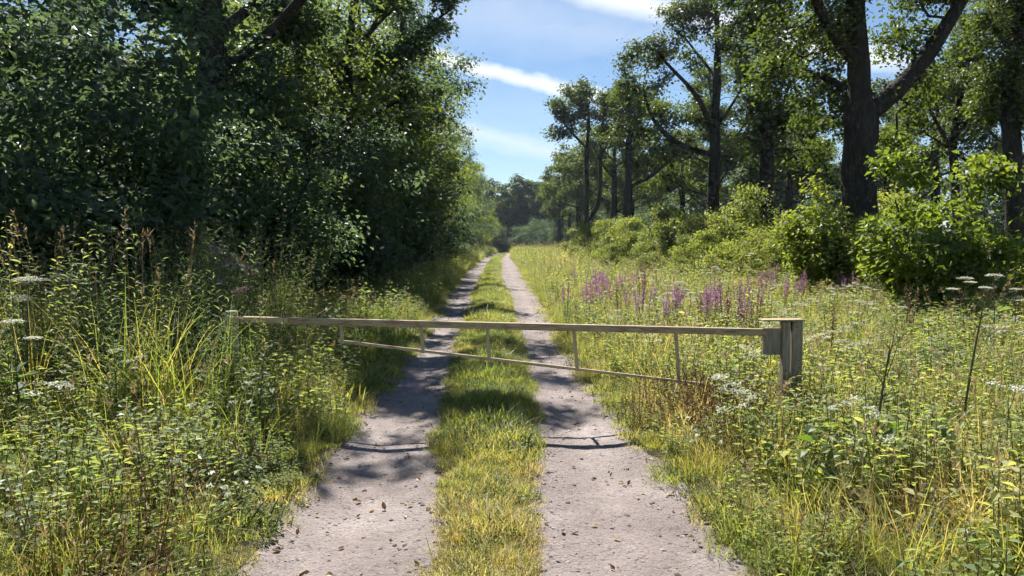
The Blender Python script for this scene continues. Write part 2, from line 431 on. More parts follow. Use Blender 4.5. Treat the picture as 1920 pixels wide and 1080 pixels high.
# ------------------------------------------------------------------ trees
def colonize(seeds, att, step=.32, infl=5.0, kill=.55, iters=140, jitter=.25, trop=.05, maxn=6000):
    """space colonisation: seeds = list of (polyline, parent polyline index or -1)"""
    pos, par, seedr = [], [], []
    first = []
    for pl, pi, r0, r1 in seeds:
        pl = np.asarray(pl, float)
        seg = np.linalg.norm(np.diff(pl, axis=0), axis=1); cum = np.concatenate([[0], np.cumsum(seg)])
        k = max(2, int(cum[-1] / step) + 1)
        tt = np.linspace(0, cum[-1], k)
        q = np.stack([np.interp(tt, cum, pl[:, j]) for j in range(3)], 1)
        # round the corners, add a little crookedness
        for _ in range(3): q[1:-1] = (q[:-2] + 2 * q[1:-1] + q[2:]) / 4
        q[1:] += .03 * np.stack([np.sin(tt[1:] * 1.3 + len(pos)), np.cos(tt[1:] * 1.1 + len(pos)), 0 * tt[1:]], 1)
        if pi < 0: prev = -1; st = 0
        else:
            P = np.array(pos); prev = int(np.argmin(((P - q[0]) ** 2).sum(1))); st = 1
        for j in range(st, k):
            pos.append(q[j]); par.append(prev); seedr.append(r0 + (r1 - r0) * j / (k - 1)); prev = len(pos) - 1
    n = len(pos)
    P = np.zeros((maxn, 3)); P[:n] = pos
    par = par + [0] * (maxn - n); seedr = seedr + [0.0] * (maxn - n)
    att = att.copy()
    D = np.full(len(att), 1e9); NN = np.zeros(len(att), int)
    def upd(a, b):
        nonlocal D, NN
        for s in range(a, b, 400):
            e = min(b, s + 400)
            d = np.sqrt(((att[:, None, :] - P[None, s:e]) ** 2).sum(2))
            j = d.argmin(1); m = d[np.arange(len(att)), j]
            c = m < D
            D = np.where(c, m, D); NN = np.where(c, j + s, NN)
    upd(0, n)
    for it in range(iters):
        keep = D > kill
        att, D, NN = att[keep], D[keep], NN[keep]
        if not len(att) or n >= maxn - 50: break
        act = D < infl
        if not act.any(): infl *= 1.5; continue
        idx = NN[act]; vec = unit(att[act] - P[idx])
        acc = np.zeros((n, 3)); np.add.at(acc, idx, vec)
        nodes = np.unique(idx)[: maxn - n - 1]
        dirs = unit(acc[nodes]); dirs = unit(dirs + rng.normal(0, jitter, dirs.shape) + [0, 0, trop])
        k = len(nodes)
        P[n:n + k] = P[nodes] + dirs * step
        par[n:n + k] = nodes.tolist()
        upd(n, n + k); n += k
    return P[:n], np.array(par[:n]), np.array(seedr[:n])

def radii(P, par, seedr, base_r, tip=.009):
    n = len(P); kids = np.zeros(n, int); cnt = np.zeros(n)
    for i in range(n):
        if par[i] >= 0: kids[par[i]] += 1
    for i in range(n - 1, -1, -1):
        if kids[i] == 0: cnt[i] += 1
        if par[i] >= 0: cnt[par[i]] += cnt[i]
    ex = math.log(max(cnt[0], 3)) / math.log(base_r / tip)
    r = tip * np.maximum(cnt, 1) ** (1 / ex)
    return np.maximum(r, seedr), kids, cnt

def branch_mesh(mb, P, par, r, kids, rmin=.011):
    n = len(P); ch = [[] for _ in range(n)]
    for i in range(n):
        if par[i] >= 0: ch[par[i]].append(i)
    stack = [(0, -1)]
    while stack:
        i, pr = stack.pop()
        path = [pr] if pr >= 0 else []
        rr = []
        while True:
            path.append(i)
            c = ch[i]
            if not c: break
            c = sorted(c, key=lambda q: -r[q])
            for o in c[1:]:
                if r[o] >= rmin: stack.append((o, i))
            if r[c[0]] < rmin: break
            i = c[0]
        if len(path) < 2: continue
        pts = P[path]; rd = r[path].copy()
        if pr >= 0: rd[0] = min(rd[0], rd[1] * 1.35)
        m = rd.max()
        if len(pts) > 3 and m < .05: pts, rd = pts[::2] if len(pts) % 2 else np.concatenate([pts[::2], pts[-1:]]), rd[::2] if len(rd) % 2 else np.concatenate([rd[::2], rd[-1:]])
        tube(mb, pts, rd, 10 if m > .15 else (6 if m > .04 else 4), wob=.05 if m > .15 else 0, cap=False)

def blob_points(blobs, n):
    vol = np.array([b[3] * b[4] * b[5] for b in blobs]); c = rng.choice(len(blobs), n, p=vol / vol.sum())
    B = np.array(blobs)[c]
    v = unit(rng.normal(size=(n, 3))) * (rng.random((n, 1)) ** (1 / 2.2))
    return B[:, :3] + v * B[:, 3:6]

def make_tree(name, seeds, blobs, natt, base_r, leafmat, nleaf, leaf=(.07, .12), spread=.30, step=.32, kill=.55, rleaf=.022, tone_mu=.42, keep=None, per=None, jitter=.25, nsub=6, tip=.009):
    """returns (trunk mesh, crown mesh)"""
    sub = []
    for b in blobs:                      # break each mass of foliage into ragged sprays
        for _ in range(nsub):
            v = unit(rng.normal(size=3)) * rng.random() ** .5 * .85
            k = rng.uniform(.32, .55)
            sub.append((b[0] + v[0] * b[3], b[1] + v[1] * b[4], b[2] + v[2] * b[5], b[3] * k, b[4] * k, b[5] * k * .8))
    att = blob_points(sub, natt)
    P, par, sr = colonize(seeds, att, step=step, kill=kill, jitter=jitter)
    r, kids, cnt = radii(P, par, sr, base_r, tip)
    # root flare
    zz = P[:, 2] - P[0, 2]
    r = np.where((sr > 0) & (zz < .9), r * (1 + .5 * np.clip(1 - zz / .9, 0, 1) ** 2), r)
    mb = MB(); branch_mesh(mb, P, par, r, kids)
    tm = mb.mesh(name + '_wood', M['bark'])
    tips = np.where((kids == 0) | (r < rleaf))[0]
    tips = tips[sr[tips] == 0]
    ctr = P[tips]
    if keep is not None:
        k = keep(ctr); ctr = ctr[k]
    w = rng.random(len(ctr)) ** 1.3 + .05
    c = rng.choice(len(ctr), nleaf, p=w / w.sum())
    off = rng.normal(0, 1, (nleaf, 3)) * [spread, spread, spread * .62]
    pos = ctr[c] + off
    axis = P[:, :2].mean(0)
    outw = unit(np.concatenate([pos[:, :2] - axis, np.zeros((nleaf, 1))], 1))
    nrm = unit(np.array([0, 0, 1.0]) + rng.normal(0, .55, (nleaf, 3)) + outw * .25)
    U = np.cross(nrm, rng.normal(size=(nleaf, 3))); U = unit(U) + outw * .4 + [0, 0, -.25]
    L = leaf[0] * .8 + (leaf[1] * 1.25 - leaf[0] * .8) * rng.random(nleaf) ** 1.5
    clump = rng.normal(0, .13, len(ctr))[c]
    tone = np.clip(tone_mu + clump + rng.normal(0, .14, nleaf), 0, 1)
    mb = MB(); leaves(mb, pos, U, nrm, L, L * rng.uniform(.5, .75, nleaf), tone, 0, .16, .12)
    return tm, mb.mesh(name + '_leaves', leafmat)

def plant_tree(name, meshes, loc, rz, s, label, group, cat='tree'):
    o = empty(name, loc, rz, s)
    link('trunk', meshes[0], o); link('crown', meshes[1], o)
    tag(o, label, cat, group)
    return o

def gz(x, y): return float(ground_z(np.array([x]), np.array([y]))[0])

# --- woodland trees of the left edge: foliage nearly to the ground
wood = []
for k in range(4):
    h = [15.5, 14.0, 16.5, 10.5][k]
    lean = [(.5, .2), (-.3, .4), (.2, -.3), (.6, 0)][k]
    tr = [[0, 0, -.2], [lean[0] * .2, lean[1] * .2, h * .3], [lean[0] * .7, lean[1] * .6, h * .6], [lean[0], lean[1], h * .88]]
    blobs = []
    nb = 17
    for i in range(nb):
        t = (i + .5) / nb; z = h * (.16 + .82 * t)
        rr = 3.3 * math.sin(math.pi * min(1, (.22 + .78 * t) ** .8)) ** .6 * (.75 if t > .75 else 1)
        a = i * 2.4 + k; q = rr * (.55 if t < .9 else .2)
        blobs.append((lean[0] * t + math.cos(a) * q, lean[1] * t + math.sin(a) * q, z, rr * .62, rr * .62, 1.25))
    wood.append(make_tree('woodland_tree_%s' % 'abcd'[k], [(tr, -1, .21, .05)], blobs, 1150, .25, M['sunlit_wood_leaf' if k in (1, 3) else 'wood_leaf'], [22000, 21000, 22000, 11500][k], (.10, .18), .30, kill=.55, jitter=.4))
# --- hazel-like understorey
hazel = []
for k in range(2):
    seeds = []
    for i in range(7):
        a = i * .9 + k; q = .25
        e = (math.cos(a) * 1.5, math.sin(a) * 1.5)
        seeds.append(([[math.cos(a) * q, math.sin(a) * q, -.1], [e[0] * .5, e[1] * .5, 1.7], [e[0], e[1], 3.2]], -1, .035, .015))
    blobs = [(rng.uniform(-1.5, 1.5), rng.uniform(-1.5, 1.5), z, 1.15, 1.15, .8) for z in np.linspace(.6, 4.6, 15)]
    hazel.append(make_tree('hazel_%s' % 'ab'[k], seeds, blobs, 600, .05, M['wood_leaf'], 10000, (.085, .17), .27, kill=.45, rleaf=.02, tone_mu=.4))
# --- open-crowned oaks of the right side
oak = []
for k in range(3):
    h = [14.0, 13.0, 14.5][k]
    tr = [[0, 0, -.3], [.1, 0, h * .3], [-.15, .1, h * .55], [.1, 0, h * .85]]
    seeds = [(tr, -1, .27, .06)]
    blobs = [(0, 0, h * .93, 1.7, 1.7, 1.0), (.3, .2, h * .8, 2.2, 2.2, 1.2)]
    for i in range(8):
        a = i * 2.39996 + k * 1.1; z0 = h * (.30 + .055 * i); q = 4.3 * (1 - .07 * i) * rng.uniform(.8, 1.1)
        zt = z0 + h * rng.uniform(.10, .22)
        e = np.array([math.cos(a) * q, math.sin(a) * q, zt])
        s = np.array([0, 0, z0])
        seeds.append(([s, s * .55 + e * .45 + [0, 0, -.35], e * .8 + s * .2, e], 0, .10, .035))
        blobs.append((e[0], e[1], zt + .3, 1.5, 1.5, 1.15))
        blobs.append((e[0] * .62, e[1] * .62, zt + .9, 1.3, 1.3, 1.1))
        blobs.append((e[0] * .7 + rng.normal(0, .7), e[1] * .7 + rng.normal(0, .7), zt - rng.uniform(.4, 1.3), 1.1, 1.1, .9))
    oak.append(make_tree('open_oak_%s' % 'abc'[k], seeds, blobs, 900, .30, M['oak_leaf'], 18000, (.14, .25), .27, kill=.5, tone_mu=.48, tip=.014, jitter=.4))

# left wood
i = 0
L_wood = 'leafy woodland tree in the shaded wood along the dappled wheel track'
front = [(-10.8, 13.2), (-5.6, 21), (-5.4, 28), (-5.0, 33), (-5.4, 38), (-5.7, 45), (-5.9, 53), (-6.2, 62), (-6.4, 72), (-6.4, 83), (-6.2, 95), (-5.8, 108), (-5.2, 122), (-4.8, 138)]
back = [(-12.5, 17.5), (-9.8, 23), (-10.5, 31), (-10.5, 39), (-11, 50), (-12, 63), (-17, 18), (-16, 27), (-15, 38), (-24, 20), (-24, 31), (-21, 44)]
for (x, y) in front + back:
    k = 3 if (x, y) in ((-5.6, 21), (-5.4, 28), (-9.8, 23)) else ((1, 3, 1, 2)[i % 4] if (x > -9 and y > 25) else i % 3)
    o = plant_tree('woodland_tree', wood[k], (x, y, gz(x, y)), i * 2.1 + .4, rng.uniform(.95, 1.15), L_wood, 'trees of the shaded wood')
    i += 1
# tall oak whose limbs reach out over the track and throw the dappled shade
ov = [([[0, 0, -.3], [.1, 0, 3], [0, .1, 6], [.2, 0, 9], [.3, .1, 13]], -1, .30, .09),
      ([[.05, 0, 4.9], [1.3, -.3, 5.7], [2.7, -.8, 7.0], [3.8, -1.2, 8.8], [4.4, -1.6, 10]], 0, .13, .05),
      ([[.05, 0, 5.8], [1.2, .6, 7.0], [2.6, 1.4, 8.6], [4.3, 2.4, 10]], 0, .12, .05),
      ([[.1, 0, 7], [1.2, -1.2, 8.2], [2.6, -2.4, 9.6], [3.3, -3.3, 10.2]], 0, .11, .05),
      ([[.0, 0, 5.2], [-1, 1.5, 7], [-1.5, 3, 8.5]], 0, .10, .05)]
ovb = [(3.6, -2.6, 10.1, .6, .6, .45), (3.8, -1.3, 10.4, .95, .7, .5), (3.3, -.4, 9.8, .8, .8, .5), (4.65, -.8, 10.1, .85, .9, .5), (3.4, .8, 9.9, .9, .9, .5), (4.9, .9, 10.2, .95, .9, .5), (5.2, 2.8, 10, .95, .95, .5),
       (3.8, 2.2, 10.4, .9, .8, .5), (3.9, 3.8, 10.6, 1.0, .9, .6), (3.4, 5.4, 10.3, 1.0, .9, .6), (5.1, 4.4, 10.2, .8, .7, .5), (3.0, 2.2, 7.6, .9, 1.0, .6), (3.2, -1.0, 7.6, .8, .8, .6), (1.8, .8, 6.2, 1.0, 1.0, .6),
       (.3, 1.2, 13, 1.8, 1.6, 1.2), (-1.5, 3, 9, 1.8, 1.6, 1.3), (1.2, 1.4, 10.5, 1.4, 1.4, 1.0), (-1.2, 1.0, 6.5, 1.5, 1.5, 1.0), (.2, 2.0, 4.6, 1.5, 1.4, .8), (-1.6, .8, 11.5, 1.5, 1.5, 1.0), (1.4, -.4, 4.4, .9, .9, .6)]
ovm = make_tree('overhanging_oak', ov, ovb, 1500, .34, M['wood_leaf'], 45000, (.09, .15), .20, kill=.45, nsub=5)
plant_tree('overhanging_oak', ovm, (-6.3, 15.8, gz(-6.3, 15.8)), 0, 1, 'tall dark oak with long limbs reaching out over the dappled wheel track', 'trees of the shaded wood')
L_haz = 'dark hazel bush filling the shaded edge of the wood'
for j, (x, y) in enumerate([(-7.2, 8.6), (-5.9, 11.2), (-7.6, 12.5), (-5.0, 14.2), (-6.6, 17), (-4.7, 18.4), (-5.2, 22.5), (-4.6, 27), (-4.9, 33), (-4.6, 39), (-5.2, 47), (-5.2, 56), (-5.6, 67), (-8.8, 15), (-8.5, 20), (-8.8, 26), (-12, 15.5), (-14.5, 20), (-12.5, 26), (-11.5, 34), (-18, 24), (-19, 32), (-10, 42), (-16, 15)]):
    plant_tree('hazel_bush', hazel[j % 2], (x, y, gz(x, y)), j * 1.7, rng.uniform(.85, 1.15), L_haz, 'hazel bushes of the wood edge', 'bush')

# big forked oak
def hero(name, base_px, d, pls, blobs_px, natt, base_r, nleaf, label, group=None, leaf=(.08, .14), mat='oak_leaf', kill=.5, spread=.3, tone_mu=.5):
    bx = (base_px - 960) / FPX * d
    base = np.array([bx, d, gz(bx, d)])
    def loc(p):
        q = at(p[0], p[1], d + (p[2] if len(p) > 2 else 0)); return q - base
    seeds = []
    for j, (pts, r0, r1) in enumerate(pls):
        q = [loc(p) for p in pts]
        if j == 0: q = [np.array([0, 0, -.3])] + q
        seeds.append((q, -1 if j == 0 else 0, r0, r1))
    blobs = []
    for (px, py, dd, rx, ry, rz) in blobs_px:
        q = loc((px, py, dd)); s = d / FPX
        blobs.append((q[0], q[1], q[2], rx * s, ry, rz * s))
    ms = make_tree(name, seeds, blobs, natt, base_r, M[mat], nleaf, leaf, spread, kill=kill, tone_mu=tone_mu, tip=.016, rleaf=.03, jitter=.42)
    return plant_tree(name, ms, tuple(base), 0, 1, label, group)
hero('forked_oak', 1615, 22,
     [([(1613, 330), (1612, 200), (1608, 60), (1600, -80), (1610, -200)], .47, .18),
      ([(1628, 218), (1700, 150, .2), (1755, 80, .3), (1800, 10, .4), (1850, -90, .2), (1870, -170, 0)], .29, .12),
      ([(1605, 120), (1560, 60, -1), (1520, -20, -1.5), (1500, -110, -2)], .16, .08),
      ([(1608, 180), (1560, 150, 1.5), (1510, 130, 2.5)], .10, .05)],
     [(1600, -200, 0, 170, 3, 90), (1720, -150, 0, 130, 2.5, 80), (1860, -170, 0, 110, 2.2, 70), (1500, -90, -1, 110, 2.2, 70), (1470, 40, -.5, 75, 1.6, 70),
      (1530, 90, 2, 80, 1.6, 60), (1500, 190, 2.5, 70, 1.4, 55), (1570, 240, 2, 60, 1.3, 60), (1690, 60, 2, 60, 1.5, 50), (1680, -10, 1, 80, 2, 50),
      (1700, 190, 3, 45, 1.2, 50), (1450, 140, 1.5, 60, 1.4, 60), (1540, 10, 0, 80, 1.6, 50), (1680, 260, 2, 50, 1.2, 35)],
     1700, .47, 36000, 'massive dark oak with a thick limb forking off its trunk', kill=.45, leaf=(.10, .165), spread=.26)
hero('spreading_oak', 1340, 38,
     [([(1338, 360), (1340, 270), (1344, 150), (1346, 40), (1340, -20)], .30, .06),
      ([(1332, 292), (1270, 270, .5), (1235, 240, 1), (1212, 200, 1), (1205, 165, 1)], .17, .05),
      ([(1335, 250), (1320, 200, -.5), (1290, 160, -1), (1255, 125, -1), (1235, 100, -1)], .17, .05),
      ([(1345, 150), (1310, 105, 1), (1285, 70, 1)], .09, .04),
      ([(1345, 235), (1375, 195, 0), (1400, 150, 0)], .10, .04),
      ([(1344, 110), (1365, 70, -1), (1385, 30, -1)], .08, .04)],
     [(1310, 15, 0, 75, 2.2, 40), (1350, -20, 0, 60, 2, 30), (1270, 50, 0, 50, 1.6, 30), (1225, 95, -1, 55, 1.6, 32), (1185, 105, 0, 40, 1.2, 24), (1180, 155, 1, 45, 1.3, 30),
      (1225, 165, 0, 40, 1.3, 24), (1250, 215, 1, 40, 1.3, 26), (1300, 215, 1, 45, 1.4, 30), (1390, 120, 0, 40, 1.4, 45), (1395, 30, -1, 40, 1.4, 40), (1355, 90, 0, 40, 1.5, 30), (1215, 250, 0.5, 45, 1.3, 20), (1300, 120, 1, 30, 1, 25)],
     1100, .30, 19000, 'airy oak with crooked spreading limbs against the sky', kill=.45, spread=.24, leaf=(.11, .19))
hero('leafy_oak', 1440, 33,
     [([(1438, 380), (1436, 250), (1440, 130), (1425, 20), (1420, -60)], .30, .08),
      ([(1440, 140), (1410, 70, 0), (1395, 10, 0)], .12, .05), ([(1437, 200), (1475, 150), (1495, 110)], .1, .05)],
     [(1420, -50, 0, 80, 2.3, 45), (1400, 40, -.5, 55, 1.8, 45), (1460, 40, .5, 60, 1.8, 50), (1420, 120, -1, 50, 1.5, 45), (1480, 130, 0, 55, 1.8, 45), (1405, 200, -1, 35, 1.2, 40),
      (1480, 220, .5, 50, 1.6, 45), (1430, 280, 1, 45, 1.5, 35), (1400, 260, 0, 30, 1, 30), (1520, 290, 2, 55, 1.6, 40)],
     1100, .30, 21000, 'dense leafy oak standing between the airy oak and the massive forked oak', spread=.27, leaf=(.11, .19))
hero('twin_oak', 1112, 58,
     [([(1100, 420), (1100, 300), (1104, 220), (1100, 180)], .22, .06), ([(1104, 415), (1124, 380), (1126, 300), (1130, 220), (1140, 180)], .20, .06),
      ([(1101, 280), (1065, 240), (1045, 215)], .08, .04), ([(1128, 290), (1150, 250), (1165, 215)], .08, .04)],
     [(1090, 175, 0, 45, 2.5, 22), (1055, 205, 0, 35, 2, 22), (1050, 250, 0, 28, 1.6, 16), (1135, 185, 0, 40, 2.2, 24), (1165, 205, 0, 30, 2, 22), (1095, 225, 0, 35, 2, 20), (1140, 240, 0, 30, 2, 20)],
     800, .24, 11000, 'oak with two slender stems standing at the start of the clearing trees', leaf=(.15, .26), spread=.30)
hero('limbed_oak', 1180, 52,
     [([(1176, 420), (1178, 330), (1180, 260), (1178, 190)], .27, .07), ([(1182, 350), (1215, 335), (1245, 310), (1262, 295)], .11, .04),
      ([(1179, 260), (1200, 220), (1215, 190)], .09, .04)],
     [(1180, 180, 0, 45, 2.4, 25), (1215, 195, 0, 40, 2, 25), (1180, 235, 1, 40, 2, 22), (1255, 285, 0, 45, 2, 20), (1225, 260, 1, 35, 2, 20), (1150, 270, 1, 30, 1.6, 18), (1200, 300, 2, 35, 1.6, 16)],
     800, .28, 11000, 'oak with a low limb reaching out beside the twin-stemmed oak', leaf=(.15, .26), spread=.30)
hero('sparse_tree', 1800, 36,
     [([(1790, 320), (1785, 270), (1800, 190), (1812, 110), (1820, 40)], .20, .05), ([(1788, 285), (1760, 240), (1735, 190), (1725, 150)], .10, .03), ([(1790, 260), (1820, 220), (1832, 170)], .09, .03)],
     [(1820, 50, 0, 45, 1.8, 40), (1760, 150, 0, 45, 1.6, 30), (1730, 200, 0, 30, 1.2, 25), (1840, 150, 0, 35, 1.5, 35), (1800, 110, 0, 35, 1.5, 30)],
     650, .2, 11000, 'thin sparse-leaved tree with bare branches showing beyond the forked limb', spread=.3)
hero('edge_oak', 1905, 27,
     [([(1900, 300), (1890, 200), (1905, 90), (1915, -20)], .30, .09), ([(1900, 110), (1870, 60), (1850, 30)], .1, .04)],
     [(1910, -20, 0, 90, 2.2, 60), (1860, 60, 0, 50, 1.6, 45), (1920, 90, 0, 70, 2, 50), (1870, 130, 0, 40, 1.4, 35), (1960, 30, 0, 70, 2, 80), (1850, 190, 1, 40, 1.4, 30), (1930, 190, 0, 60, 1.6, 45)],
     1000, .3, 17000, 'leafy oak beyond the tallest bush at the meadow edge', leaf=(.11, .18))

hero('leaning_oak', 640, 24.5,
     [([(640, 420), (645, 250), (655, 100), (670, -40), (690, -150)], .24, .08), ([(646, 210), (690, 150, -.3), (740, 100, -.5), (800, 50, -.6), (840, 20, -.6)], .11, .035),
      ([(655, 110), (710, 40, .6), (770, -20, 1), (820, -70, 1)], .10, .035), ([(648, 170), (600, 90, 0), (570, 20, 0)], .09, .03), ([(646, 240), (700, 215, 0), (760, 180, 0)], .07, .03)],
     [(835, 35, -.6, 42, 1.0, 30), (790, 85, -.5, 45, 1.0, 28), (850, -20, -.4, 40, 1.0, 30), (800, -60, 1, 60, 1.3, 40), (740, 10, .6, 55, 1.2, 35), (750, 130, -.4, 40, 1.0, 25), (800, 175, 0, 35, .9, 22), (755, 195, 0, 40, 1.0, 22),
      (700, 120, 0, 45, 1.2, 30), (690, -60, 0, 70, 1.6, 50), (580, 20, 0, 55, 1.4, 45), (620, 100, 0, 45, 1.3, 35), (690, 190, 0, 35, 1.0, 25), (720, 270, .5, 40, 1.0, 30)],
     1100, .26, 21000, 'oak of the wood edge whose crown reaches farthest out towards the open sky', 'trees of the shaded wood', leaf=(.10, .17), mat='wood_leaf', kill=.42, spread=.2, tone_mu=.45)
# right background rows and the far wood that closes the ride
L_bg = 'oak in the line of trees behind the scrub bank of the meadow'
bgw = [(12, 96), (17, 104), (23, 96), (29, 88), (35, 84), (42, 78), (48, 66), (54, 74), (20, 116), (31, 100), (8.5, 128), (14, 124), (40, 96), (46, 52), (39, 42)]
for j, (x, y) in enumerate(bgw):
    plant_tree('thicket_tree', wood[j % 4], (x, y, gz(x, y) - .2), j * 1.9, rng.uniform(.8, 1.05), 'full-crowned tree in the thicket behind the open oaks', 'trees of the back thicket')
for j, (x, y) in enumerate([(-9, 133), (-5.5, 146), (-2.5, 141), (1.5, 147), (5, 143), (8.5, 131), (12, 112), (16, 84), (13, 70), (20, 60), (25, 56), (29, 42), (33, 52), (38, 60), (10.5, 88), (18, 100), (23, 70), (-7.5, 118), (42, 46), (27, 64), (2.5, 138), (-1, 150)]):
    plant_tree('thicket_bush', hazel[j % 2], (x, y, gz(x, y) - .2), j * 2.7, rng.uniform(1.0, 1.5), 'leafy bush closing the gaps low down between the distant trunks', 'bushes of the back thicket', 'bush')
bgp = [(14, 52), (18.5, 50), (9.2, 68), (12.5, 78), (22, 62), (27, 48), (30, 60), (7.5, 84), (10, 95), (6.6, 104), (9, 118), (16, 92), (22, 80), (33, 44), (24, 36), (36, 70), (14.5, 64), (19, 70), (40, 55), (28, 72)]
for j, (x, y) in enumerate(bgp):
    plant_tree('meadow_oak', oak[j % 3], (x, y, gz(x, y) - .1), j * 2.3, rng.uniform(.85, 1.1), L_bg, 'oaks behind the meadow')
L_far = 'hazy tree of the far wood closing the end of the track'
dense = []
for k in range(2):
    tr = [[0, 0, -.3], [.1, .1, 5], [0, 0, 10], [.1, 0, 12.5]]
    blobs = [(math.cos(i * 2.4 + k) * 2.0 * (1 if i < 14 else .4), math.sin(i * 2.4 + k) * 2.0 * (1 if i < 14 else .4), .8 + i * .75, 2.2, 2.2, 1.5) for i in range(18)]
    dense.append(make_tree('far_wood_%s' % 'ab'[k], [(tr, -1, .2, .05)], blobs, 600, .25, M['oak_leaf'], 9000, (.30, .52), .4, kill=.7, nsub=4, tone_mu=.34))
far = [(-16 + j * 2.9 + rng.uniform(-.7, .7), 152 + rng.uniform(-4, 4)) for j in range(13)] + [(-18 + j * 3.4, 164 + rng.uniform(-4, 4)) for j in range(14)] + [(-14 + j * 4, 178 + rng.uniform(-3, 3)) for j in range(12)] + [(24 + j * 6, 150 - j * 5) for j in range(7)]
for j, (x, y) in enumerate(far):
    plant_tree('far_tree', dense[j % 2], (x, y, gz(x, y) - .1), j * 1.3, rng.uniform(.85, 1.1), L_far, 'trees of the far wood')

# --- bushes right
def bush_mesh(name, h, rad, nl, mat, leaf, seed, natt=500, tone=.45, shoots=11):
    seeds = []
    for i in range(8):
        a = i * .785 + seed; q = rad * rng.uniform(.5, .9); hh = h * rng.uniform(.55, .8)
        seeds.append(([[math.cos(a) * .12, math.sin(a) * .12, -.1], [math.cos(a) * q * .5, math.sin(a) * q * .5, hh * .55], [math.cos(a) * q, math.sin(a) * q, hh]], -1, .025, .012))
    blobs = [(0, 0, h * .45, rad * .9, rad * .9, h * .38)]
    for i in range(12):
        a = i * 2.4 + seed; t = rng.uniform(.15, .95)
        q = rad * math.sqrt(max(.1, 1 - (t - .35) ** 2 * 2)) * .65
        blobs.append((math.cos(a) * q, math.sin(a) * q, h * t, rad * .35, rad * .35, h * .13))
    for i in range(shoots):                  # upright shoots break the outline
        a = i * 2.1 + seed; q = rad * rng.uniform(.15, .95); top = h * (1.16 - .42 * (q / rad) ** 2) * rng.uniform(.88, 1.08)
        seeds.append(([[math.cos(a) * .1, math.sin(a) * .1, -.1], [math.cos(a) * q * .7, math.sin(a) * q * .7, top * .5], [math.cos(a) * q, math.sin(a) * q, top]], -1, .016, .006))
        for f in (.97, .86, .75): blobs.append((math.cos(a) * q, math.sin(a) * q, top * f, .2, .2, .2))
    return make_tree(name, seeds, blobs, natt, .04, M[mat], nl, leaf, .17, step=.2, kill=.3, rleaf=.018, tone_mu=tone)
bmA = bush_mesh('bush_a', 3.4, 1.15, 11000, 'bush_leaf', (.08, .14), .3, tone=.64, shoots=9)
bmB = bush_mesh('bush_b', 3.1, 1.35, 11500, 'bush_leaf', (.085, .15), 1.3, tone=.72, shoots=6)
bmC = bush_mesh('bush_c', 2.2, 1.4, 11000, 'shrub_leaf', (.06, .11), 2.0, 400, .66)
bmD = bush_mesh('bush_d', 1.7, 1.5, 10000, 'shrub_leaf', (.06, .11), 3.1, 400, .75)
plant_tree('hazel_sapling', bmA, (7.7, 18.0, gz(7.7, 18.0) - .05), .5, (.95, .95, .98), 'bright green upright bush in front of the massive forked oak', 'bushes at the meadow edge', 'bush')
plant_tree('round_bush', bmB, (7.35, 13, gz(7.35, 13) - .05), 1.1, (.92, .92, .98), 'broad yellow-green rounded bush with dense leaves at the meadow edge', 'bushes at the meadow edge', 'bush')
plant_tree('tall_bush', bmA, (10.0, 12.9, gz(10.0, 12.9) - .05), 2.9, (1.0, 1.0, 1.15), 'tall yellowing bush beside the broad rounded bush', 'bushes at the meadow edge', 'bush')
plant_tree('low_bush', bmD, (10.3, 16.4, gz(10.3, 16.4) - .05), 2.2, .9, 'low pale bush half hidden behind the broad rounded bush', 'bushes at the meadow edge', 'bush')
L_scr = 'pale green scrub bush on the bank below the oaks'
for j, (x, y, s) in enumerate([(9.2, 27, 1.1), (7.4, 24, .85), (6.3, 25.5, .7), (8.3, 31, 1.15), (7.0, 33, 1.0), (9.9, 33, 1.3), (6.0, 37, 1.0), (7.9, 39, 1.25), (5.4, 44, 1.0), (7.2, 46, 1.25), (5.6, 52, 1.05), (9.6, 45, 1.4), (6.6, 58, 1.2), (11.5, 38, 1.4), (5.4, 62, 1.0), (15, 30, 1.5), (4.6, 34, .55), (5.2, 29, .6), (6.4, 29, .65), (4.4, 48, .7), (8.0, 27.5, .8), (4.9, 40, .7), (7.6, 21.5, .6), (6.1, 32, .8)]):
    plant_tree('scrub_bush', (bmC, bmD)[j % 2], (x, y, gz(x, y) - .05), j * 1.9, (s * 1.05, s * 1.05, s * (1.15 if x < 7 else 1.32)), L_scr, 'scrub bushes on the bank', 'bush')

# ------------------------------------------------------------------ gate
GD = 6.55
def gp(px, py, dd=0.0): return at(px, py, GD + dd)
gate = empty('barrier_gate', (gp(450, 597)[0], GD, 0)); gate_o = np.array(gate.location)
tag(gate, 'long low wooden barrier gate with slanting lower rail across the track', 'gate')
def beam(name, p, q, hh, tt, mat, parent, o, bev=.006, segs=1):
    p, q = np.array(p) - o, np.array(q) - o
    bm = bmesh.new()
    L = np.linalg.norm(q - p)
    vs = bevel_box(bm, (L, tt, hh), bev=bev)
    if segs > 1:
        for v in bm.verts: v.co.z += .006 * math.sin(v.co.x * 2.1)
    ob = bm_obj(name, bm, mat, parent)
    d = Vector(q - p).normalized()
    ob.rotation_euler = d.to_track_quat('X', 'Z').to_euler()
    ob.location = tuple((p + q) / 2)
    return ob
def top_y(px): return 600 + (px - 480) * (622 - 600) / (1400 - 480)
beam('top_rail', gp(455, top_y(455)), gp(1437, top_y(1437)), .060, .06, M['weathered_rail'], gate, gate_o, .008)
def low_y(px): return 640 + (px - 640) * (708 - 640) / (1215 - 640)
beam('lower_rail', gp(634, low_y(634), .01), gp(1420, low_y(1420), .01), .026, .024, M['rusty'], gate, gate_o, .005)
for px, qx in ((640, 641), (790, 793), (914, 917), (1076, 1083), (1267, 1273)):
    beam('upright', gp(px, top_y(px) + 6, .005), gp(qx, low_y(qx) + 4, .005), .030, .022, M['rusty'], gate, gate_o, .004)
